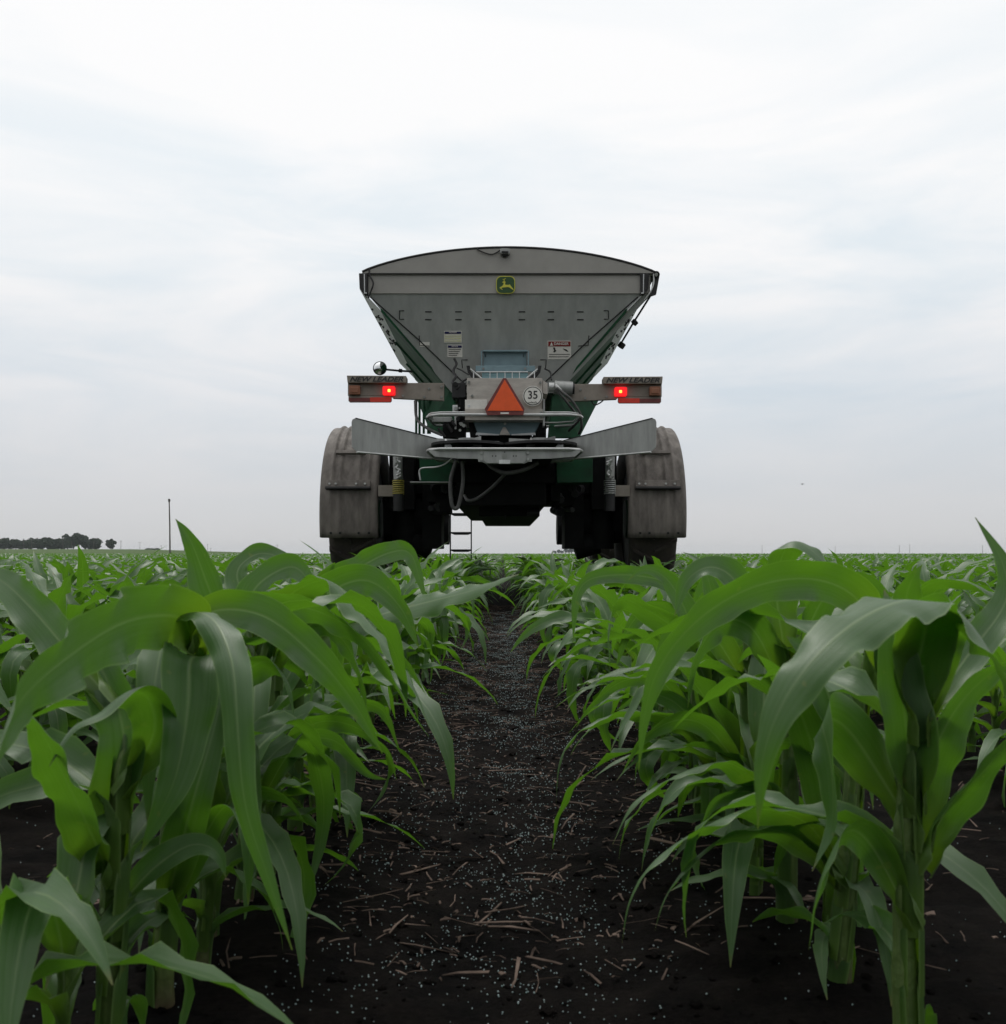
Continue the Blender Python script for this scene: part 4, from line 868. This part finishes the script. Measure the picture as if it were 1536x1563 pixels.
# ------------------------------------------------------------------ far things
def tree(px, d, base_py, h, w, label, seed, name='tree', group=None):
    r = random.Random(seed); x = X(px, d); z0 = Z(base_py, d); R = empty(name, (x, d, z0)); tag(R, label, 'tree', group)
    q = MB(); q.tube([(x,d,z0-.3),(x+r.uniform(-.1,.1),d,z0+h*.3),(x+r.uniform(-.3,.3),d,z0+h*.75)], [h*.03,h*.022,h*.006], 'bark', 7)
    for k in range(5): a = r.uniform(0,6.28); q.tube([(x,d,z0+h*r.uniform(.2,.4)),(x+w*.35*math.cos(a),d+w*.35*math.sin(a),z0+h*r.uniform(.5,.8))], [h*.014,h*.004], 'bark', 5)
    q.build('trunk', R)
    q = MB(); cl = []
    while len(cl) < 26:
        v = Vector((r.uniform(-1,1), r.uniform(-1,1), r.uniform(-1,1)))
        if .35 < v.length < 1: cl.append((v.x*.36*w, v.y*.36*w, h*(.52+.37*v.z), r.uniform(.10,.20)*w))
    for cx_, cy_, cz, cr in cl:
        for k in range(48):
            v = Vector((r.gauss(0,1),r.gauss(0,1),r.gauss(0,1))).normalized()*cr*r.uniform(.6,1.05); c = Vector((x+cx_, d+cy_, z0+cz))+Vector((v.x,v.y,v.z*.8))
            a = Vector((r.gauss(0,1),r.gauss(0,1),r.gauss(0,1))).normalized(); b_ = a.orthogonal().normalized(); s_ = r.uniform(.04,.08)*w
            q.add([c+a*s_, c+b_*s_, c-a*s_, c-b_*s_*.8], [(0,1,2,3)], 'far_tree')
    q.build('crown', R)
def treeline():
    r = random.Random(3); px = -22
    while px < 152:
        h = 6.9+r.uniform(-.4,.6)
        if 97 < px < 122: h = 10.6
        elif px >= 122: h = 9.2-(px-122)*.075
        tree(px, 600+r.uniform(-12,12), 839.6+.3*px/150, h*1.06, 8.2, 'dark green tree in the far tree line at the left edge' if px < 97 else 'taller dark tree in the rounded right part of the far tree line', int(px*10), group='trees in the far tree line'); px += r.uniform(6.5,9)
treeline()
tree(169.5, 600, 839, 7.0, 6.8, 'lone round dark tree standing right of the far tree line', 77)
r_ = random.Random(9)
for px, h in ((847,4),(853,6),(858,4.5),(864,9),(869,7),(873,10),(878,8)): tree(px, 1500, 844.6, h, 6+r_.random()*2, 'tiny hazy tree of the distant grove seen under the spreader', int(px), group='trees of the distant grove')
for px, h, w in ((226,3,7),(233,2.6,7),(240,3.2,6)): tree(px, 900, 842.2, h, w, 'low bush on the horizon left of the tall pole', int(px), 'bush', 'bushes on the horizon')
b = MB(); d = 800; b.prism([(281,842.5),(281,838.5),(292,838),(292,842.5)], d, 9, 'shed'); b.prism([(280,838.7),(284,836.8),(293,836.4),(293.5,838.2)], d-.3, 9.6, 'shed')
o = b.build('farm_shed'); tag(o, 'small dark shed on the horizon right of the tall pole', 'shed')
b = MB(); d = 185; b.tube([P(259.6,846,d),P(259.2,800,d),P(258.3,764,d)], [.15,.13,.10], 'wood', 10); b.cyl(P(258.3,766,d), P(258.2,761.5,d), .2, 'wood', n=10); b.tube([P(258,766,d),P(259.3,763,d)], .16, 'black', 6)
o = b.build('utility_pole'); tag(o, 'tall bare slightly leaning pole standing in the field left of the spreader', 'pole')
for px, top, arm in ((36,822,0),(48,823,0),(96,822,0),(109,826,0),(143,826,0),(184.5,825,0),(213.5,827,1),(246,832,0),(317,830,0),(321.5,836,0),(423,831,1),(1163.5,832,0),(1275,834,0),(1373,832,0),(1389,831,0),(1500,832,0)):
    d = 560 if px < 200 else 750; base = 841 if px < 200 else 844.5; b = MB(); b.tube([P(px,base+1,d),P(px+.2,top,d)], [.14,.10], 'wood', 6)
    b.box(X(px,d)-(1.1 if arm else .45), X(px,d)+(1.1 if arm else .45), d-.08, d+.08, Z(top+1.2,d)-.09, Z(top+1.2,d)+.09, 'wood')
    o = b.build('utility_pole')
    side = ('in front of the far tree line' if px < 160 else 'on the left horizon between lone tree and spreader') if px < 768 else 'on the right horizon'
    tag(o, 'thin distant utility pole '+side, 'pole', 'distant utility poles '+side)
b = MB(); d = 32; c = P(1225,739,d); k = .085
for sg in (-1,1): b.add([c+Vector((0,-.03,.0)), c+Vector((sg*k*.55,-.02,.02)), c+Vector((sg*k,.01,-.008)), c+Vector((sg*k*.5,.03,.012)), c+Vector((0,.03,0))], [(0,1,3,4),(1,2,3)], 'bird')
b.tube([c+Vector((0,-.06,0)),c+Vector((0,-.03,.004)),c+Vector((0,.03,.0)),c+Vector((0,.08,.0))], [.006,.018,.016,.004], 'bird', 8)
o = b.build('bird'); tag(o, 'small dark bird flying in the sky at right', 'bird')

# ------------------------------------------------------------------ damp summer air
hm = bpy.data.materials.new('haze_air'); hm.use_nodes = True; nt = hm.node_tree; nt.nodes.clear()
ho = nt.nodes.new('ShaderNodeOutputMaterial'); hv = nt.nodes.new('ShaderNodeVolumePrincipled'); hv.inputs['Color'].default_value = (.80,.85,.90,1); hv.inputs['Density'].default_value = .00013; nt.links.new(hv.outputs[0], ho.inputs['Volume'])
M['haze'] = hm; b = MB(); b.box(-3600, 3600, -900, 3700, -3, 24, 'haze'); o = b.build('haze'); tag(o, 'thin pale haze in the air over the whole field', 'haze', kind='stuff')

# ------------------------------------------------------------------ sky, sun, camera
W = bpy.data.worlds.new('World'); S.world = W; W.use_nodes = True; nt = W.node_tree; N = nt.nodes; L = nt.links; N.clear()
out = N.new('ShaderNodeOutputWorld'); bg = N.new('ShaderNodeBackground'); bg2 = N.new('ShaderNodeBackground'); mx = N.new('ShaderNodeMixShader')
SE, SR = math.radians(58), math.radians(-12)     # sun high ahead of the camera, behind thin cloud
sky = N.new('ShaderNodeTexSky'); sky.sky_type = 'NISHITA'; sky.sun_disc = False; sky.sun_elevation = SE; sky.sun_rotation = SR
L.new(sky.outputs[0], bg.inputs[0]); bg.inputs[1].default_value = .10
tc = N.new('ShaderNodeTexCoord'); sp = N.new('ShaderNodeSeparateXYZ'); L.new(tc.outputs['Generated'], sp.inputs[0])
def mth(op, a, b=None, clamp=False):
    n = N.new('ShaderNodeMath'); n.operation = op; n.use_clamp = clamp
    for i, v in enumerate((a, b)):
        if v is None: continue
        if isinstance(v, (int, float)): n.inputs[i].default_value = v
        else: L.new(v, n.inputs[i])
    return n.outputs[0]
el = mth('MAXIMUM', sp.outputs[2], 0.0)
den = mth('ADD', el, .16); cv = N.new('ShaderNodeCombineXYZ')
L.new(mth('DIVIDE', sp.outputs[0], den), cv.inputs[0]); L.new(mth('DIVIDE', sp.outputs[1], den), cv.inputs[1])
mp = N.new('ShaderNodeMapping'); mp.inputs['Rotation'].default_value = (0,math.radians(7),0); mp.inputs['Scale'].default_value = (2.2,1.4,11.); mp.inputs['Location'].default_value = (1.3,.4,.7); L.new(tc.outputs['Generated'], mp.inputs[0])
n1 = N.new('ShaderNodeTexNoise'); n1.inputs['Scale'].default_value = 1.15; n1.inputs['Detail'].default_value = 8; n1.inputs['Roughness'].default_value = .55; n1.inputs['Distortion'].default_value = .6; L.new(mp.outputs[0], n1.inputs['Vector'])
# brightness by height, from the horizon up
r = N.new('ShaderNodeValToRGB'); L.new(el, r.inputs[0]); cr = r.color_ramp
cr.elements[0].position = 0; cr.elements[0].color = (.622,.625,.634,1); cr.elements[1].position = 1; cr.elements[1].color = (1.7,1.7,1.7,1)
for p, c in ((.06,(.66,.668,.688,1)),(.16,(.765,.78,.805,1)),(.26,(.895,.90,.908,1)),(.36,(.955,.957,.96,1)),(.50,(1.0,1.0,1.0,1))):
    e = cr.elements.new(p); e.color = c
r2 = N.new('ShaderNodeValToRGB'); L.new(n1.outputs['Fac'], r2.inputs[0]); r2.color_ramp.elements[0].position = .36; r2.color_ramp.elements[0].color = (.865,.932,.975,1); r2.color_ramp.elements[1].position = .60; r2.color_ramp.elements[1].color = (1.05,1.045,1.04,1)
mc = N.new('ShaderNodeMix'); mc.data_type = 'RGBA'; mc.blend_type = 'MULTIPLY'; L.new(r.outputs[0], mc.inputs[6]); L.new(r2.outputs[0], mc.inputs[7])
hz = N.new('ShaderNodeMapRange'); hz.inputs['From Min'].default_value = .02; hz.inputs['From Max'].default_value = .14; L.new(el, hz.inputs[0])
hz2 = N.new('ShaderNodeMapRange'); hz2.inputs['From Min'].default_value = .55; hz2.inputs['From Max'].default_value = .3; L.new(el, hz2.inputs[0])
L.new(mth('MULTIPLY', hz.outputs[0], mth('ADD', mth('MULTIPLY', hz2.outputs[0], .94), .06)), mc.inputs[0])
# unseen sky behind the camera dimmed on purpose, so camera-facing sides stay darker
bk = N.new('ShaderNodeMapRange'); bk.inputs['From Min'].default_value = .35; bk.inputs['From Max'].default_value = -.55; bk.inputs['To Min'].default_value = 1; bk.inputs['To Max'].default_value = .60; L.new(sp.outputs[1], bk.inputs[0])
L.new(mc.outputs[2], bg2.inputs[0]); L.new(bk.outputs[0], bg2.inputs[1])
mx.inputs[0].default_value = .97; L.new(bg.outputs[0], mx.inputs[1]); L.new(bg2.outputs[0], mx.inputs[2]); L.new(mx.outputs[0], out.inputs[0])

sl = bpy.data.lights.new('sun', 'SUN'); sl.energy = 1.5; sl.angle = math.radians(12); sl.color = (1,.97,.92)
so = bpy.data.objects.new('sun', sl); COL.objects.link(so)
dv = Vector((math.sin(SR)*math.cos(SE), math.cos(SR)*math.cos(SE), math.sin(SE))); so.rotation_euler = dv.to_track_quat('Z', 'Y').to_euler()
cam = bpy.data.cameras.new('camera'); co = bpy.data.objects.new('camera', cam); COL.objects.link(co)
co.location = (0,0,CH); co.rotation_euler = (math.radians(90),0,0); cam.sensor_fit = 'HORIZONTAL'; cam.sensor_width = 36; cam.lens = 36*F/1536; cam.shift_y = (HY-781.5)/1536; cam.clip_start = .02; cam.clip_end = 12000
S.camera = co
cam.dof.use_dof = True; cam.dof.focus_distance = 6.5; cam.dof.aperture_fstop = 18
S.view_settings.view_transform = 'Standard'; S.view_settings.look = 'None'; S.view_settings.exposure = 0; S.view_settings.gamma = 1
